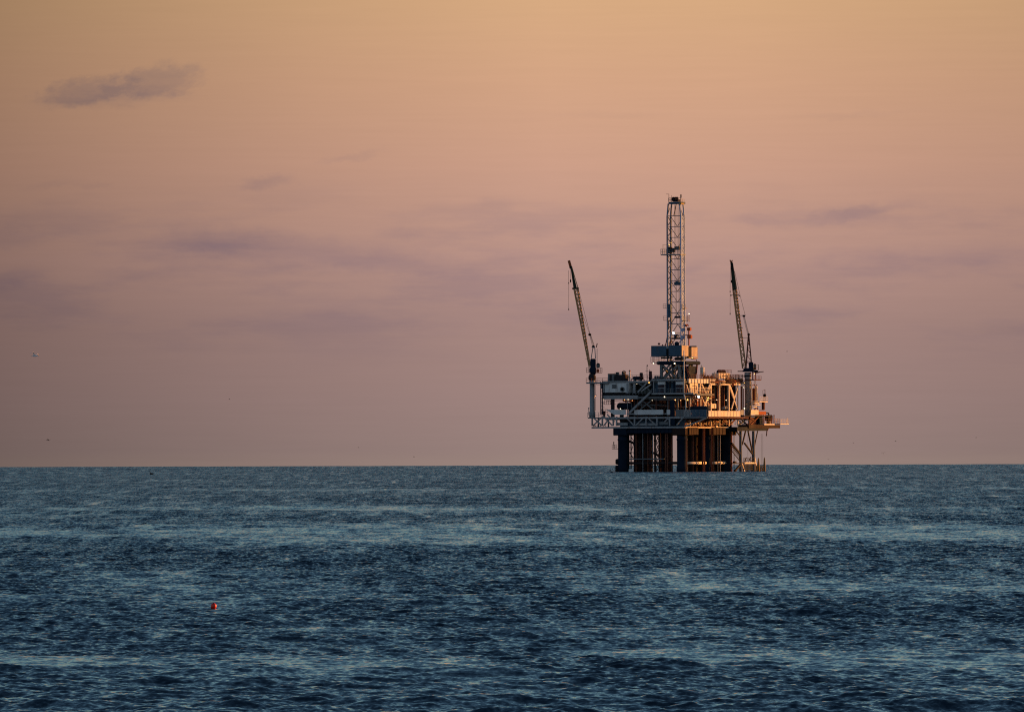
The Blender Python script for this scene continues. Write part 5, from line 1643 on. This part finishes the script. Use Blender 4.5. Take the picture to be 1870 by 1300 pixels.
def build_world():
    w = bpy.data.worlds.new('World'); S.world = w; w.use_nodes = True
    nt = w.node_tree; nt.nodes.clear(); t = Tree(nt)
    outn = t.new('ShaderNodeOutputWorld')
    tc = t.new('ShaderNodeTexCoord').outputs['Generated']
    d = t.vmath('NORMALIZE', tc)
    s = t.sep(d)
    el = t.math('ARCSINE', s[2])
    az = t.math('ARCTAN2', s[0], s[1])
    # degrees-like sky coordinates used for the low band and its clouds
    U = t.math('MULTIPLY_ADD', az, FOC, 935.0)
    V = t.math('MULTIPLY_ADD', el, -FOC, 834.0)
    h = t.math('DIVIDE', t.math('SUBTRACT', 850.0, V), 1000.0, clamp=True)
    low = t.ramp(h, [(0.0, s2l(155, 133, 125)), (0.03, s2l(152, 129, 124)), (0.12, s2l(159, 132, 127)), (0.25, s2l(168, 136, 129)), (0.38, s2l(187, 148, 136)), (0.55, s2l(205, 159, 136)), (0.70, s2l(212, 165, 133)), (0.85, s2l(216, 171, 130)), (1.0, s2l(219, 178, 130))])
    # brightness by bearing: dimmer away from the sun
    af = t.math('DIVIDE', t.math('ADD', az, .30), 1.5, clamp=True)
    def pa(u): return ((u - 935) / FOC + .30) / 1.5
    azr = t.ramp(af, [(0, .42), (pa(-60), .50), (pa(250), .67), (pa(600), .85), (pa(1000), 1.0), (pa(1350), .98), (pa(1870), .83), (pa(3200), .85), (.9, 1.5)])
    low = t.mix(1.0, low, azr, 'MULTIPLY')
    # fine level streaks in the haze
    P2 = t.xyz(t.math('MULTIPLY', U, .004), t.math('MULTIPLY', V, .09), 0.0)
    st = t.noise(P2, 1.0, 3, .6).outputs['Fac']
    low = t.mix(1.0, low, t.ramp(st, [(.2, .978), (.8, 1.02)]), 'MULTIPLY')
    # clouds
    wn = t.noise(t.xyz(t.math('MULTIPLY', U, .017), t.math('MULTIPLY', V, .032), 3.0), 1.0, 7, .64).outputs['Color']
    ws = t.sep(wn)
    Uw = t.math('MULTIPLY_ADD', t.math('SUBTRACT', ws[0], .5), 90.0, U)
    Vw = t.math('MULTIPLY_ADD', t.math('SUBTRACT', ws[1], .5), 42.0, V)
    rag = t.noise(t.xyz(t.math('MULTIPLY', U, .034), t.math('MULTIPLY_ADD', V, .05, t.math('MULTIPLY', U, .012)), 5.0), 1.0, 6, .62).outputs['Fac']
    tot = None
    for (cu, cv, hu, hv, tilt, stg, edge_) in ((160, 166, 90, 29, -.14, .62, .42), (285, 147, 92, 32, -.15, .64, .42), (205, 180, 165, 22, -.07, .42, .1), (485, 332, 62, 14, -.1, .38, .1), (640, 287, 75, 12, -.2, .22, .1), (900, 374, 60, 18, -.1, .22, .1),
                                         (1560, 391, 125, 16, -.16, .42, .1), (1380, 405, 70, 12, .05, .2, .1), (20, 432, 85, 26, 0, .35, .1), (20, 505, 85, 24, -.1, .35, .1), (400, 440, 170, 32, -.02, .44, .1), (580, 462, 270, 40, .06, .42, .1), (735, 425, 60, 16, -.1, .25, .1), (760, 485, 200, 26, .08, .26, .1),
                                         (1750, 480, 240, 42, -.05, .22, .1), (1500, 500, 200, 30, -.1, .15, .1), (260, 500, 120, 18, -.1, .2, .1), (90, 335, 70, 10, -.1, .15, .1), (170, 338, 40, 8, 0, .15, .1), (900, 570, 700, 40, 0, .12, 0), (1100, 212, 200, 9, -.02, .06, 0), (1560, 212, 150, 10, -.05, .1, 0)):
        a = t.math('SUBTRACT', Uw, cu)
        b = t.math('SUBTRACT', t.math('SUBTRACT', Vw, cv), t.math('MULTIPLY', a, tilt))
        q_ = t.math('SQRT', t.math('ADD', t.math('POWER', t.math('ABSOLUTE', t.math('DIVIDE', a, hu)), 2.0), t.math('POWER', t.math('ABSOLUTE', t.math('DIVIDE', b, hv)), 2.0)))
        if edge_ > .4:
            q_ = t.math('ADD', q_, t.math('MULTIPLY', t.math('SUBTRACT', rag, .55), 1.05))
        m_ = t.math('MULTIPLY', t.smooth(q_, 1.15, edge_), stg)
        tot = m_ if tot is None else t.math('ADD', tot, m_)
    fr = t.noise(t.xyz(t.math('MULTIPLY', U, .011), t.math('MULTIPLY', V, .045), 9.0), 1.0, 6, .62).outputs['Fac']
    tot = t.math('MULTIPLY', tot, t.math('MULTIPLY_ADD', fr, 1.1, .42))
    # broad thin sheets in the lower sky
    sh = t.noise(t.xyz(t.math('MULTIPLY', U, .0026), t.math('MULTIPLY', V, .012), 1.0), 1.0, 7, .6).outputs['Fac']
    band = t.math('MULTIPLY', t.smooth(V, 300.0, 430.0), t.smooth(V, 700.0, 560.0))
    tot = t.math('ADD', tot, t.math('MULTIPLY', t.math('MULTIPLY', t.smooth(sh, .42, .66), band), .42))
    tot = t.math('MINIMUM', tot, 1.0)
    low = t.mix(tot, low, t.mix(1.0, low, (.64, .70, .92, 1), 'MULTIPLY'))
    # away from the sun the low sky turns to blue dusk
    back = t.smooth(t.math('ABSOLUTE', t.math('SUBTRACT', az, .5)), 1.1, 2.2)
    low = t.mix(back, low, (.355, .43, .535, 1))
    # upper sky
    sky = t.new('ShaderNodeTexSky', sky_type='NISHITA')
    sky.sun_disc = False; sky.sun_elevation = SUN_EL; sky.sun_rotation = SUN_AZ
    sky.air_density = 1.0; sky.dust_density = 1.2; sky.ozone_density = 2.0
    bgA = t.new('ShaderNodeBackground'); bgA.inputs[1].default_value = SKY_STR
    tint = t.mix(t.smooth(el, .09, .34), (1.0, 1.22, 1.36, 1), SKY_TINT)
    t.link(t.mix(1.0, sky.outputs[0], tint, 'MULTIPLY'), bgA.inputs[0])
    bgB = t.new('ShaderNodeBackground'); bgB.inputs[1].default_value = 2 ** -.7
    t.link(low, bgB.inputs[0])
    upf = t.math('ADD', t.math('MULTIPLY', t.smooth(el, .0565, .085), t.math('SUBTRACT', 1.0, back)), t.math('MULTIPLY', t.smooth(el, .08, .7), back))
    ms = t.new('ShaderNodeMixShader')
    t.link(upf, ms.inputs[0])
    t.link(bgB.outputs[0], ms.inputs[1]); t.link(bgA.outputs[0], ms.inputs[2])
    # below the horizon, beyond the modelled sea: dark water
    bgC = t.new('ShaderNodeBackground'); bgC.inputs[0].default_value = (.03, .06, .085, 1)
    m2 = t.new('ShaderNodeMixShader')
    t.link(t.smooth(el, -.012, -.03), m2.inputs[0])
    t.link(ms.outputs[0], m2.inputs[1]); t.link(bgC.outputs[0], m2.inputs[2])
    t.link(m2.outputs[0], outn.inputs[0])


SKY_STR = 0.10
SKY_TINT = (.78, .98, 1.10, 1)
build_world()

sd = bpy.data.lights.new('sun', 'SUN')
sd.energy = 5.0; sd.angle = R(.5); sd.color = (1.0, .385, .085)
so = bpy.data.objects.new('sun', sd); COL.objects.link(so)
dirv = Vector((math.sin(SUN_AZ) * math.cos(SUN_EL), math.cos(SUN_AZ) * math.cos(SUN_EL), math.sin(SUN_EL)))
so.rotation_euler = (-dirv).to_track_quat('-Z', 'Y').to_euler()
so.location = (300, 2300, 200)

# =================================================================== CAMERA
cd = bpy.data.cameras.new('camera')
cd.sensor_width = 36; cd.lens = FOC / 1870 * 36; cd.clip_start = 1; cd.clip_end = 60000
co_ = bpy.data.objects.new('camera', cd); COL.objects.link(co_)
co_.matrix_world = Matrix.Translation((0, 0, CAM_H)) @ Matrix.Rotation(PI / 2 + PITCH, 4, 'X') @ Matrix.Rotation(-ROLL, 4, 'Z')
S.camera = co_

S.view_settings.view_transform = 'Standard'
S.view_settings.look = 'None'
S.view_settings.exposure = 0.7
S.view_settings.gamma = 1
S.render.film_transparent = False
S.cycles.max_bounces = 6
S.cycles.sample_clamp_indirect = 4
S.cycles.use_denoising = False
S.cycles.filter_width = 1.15
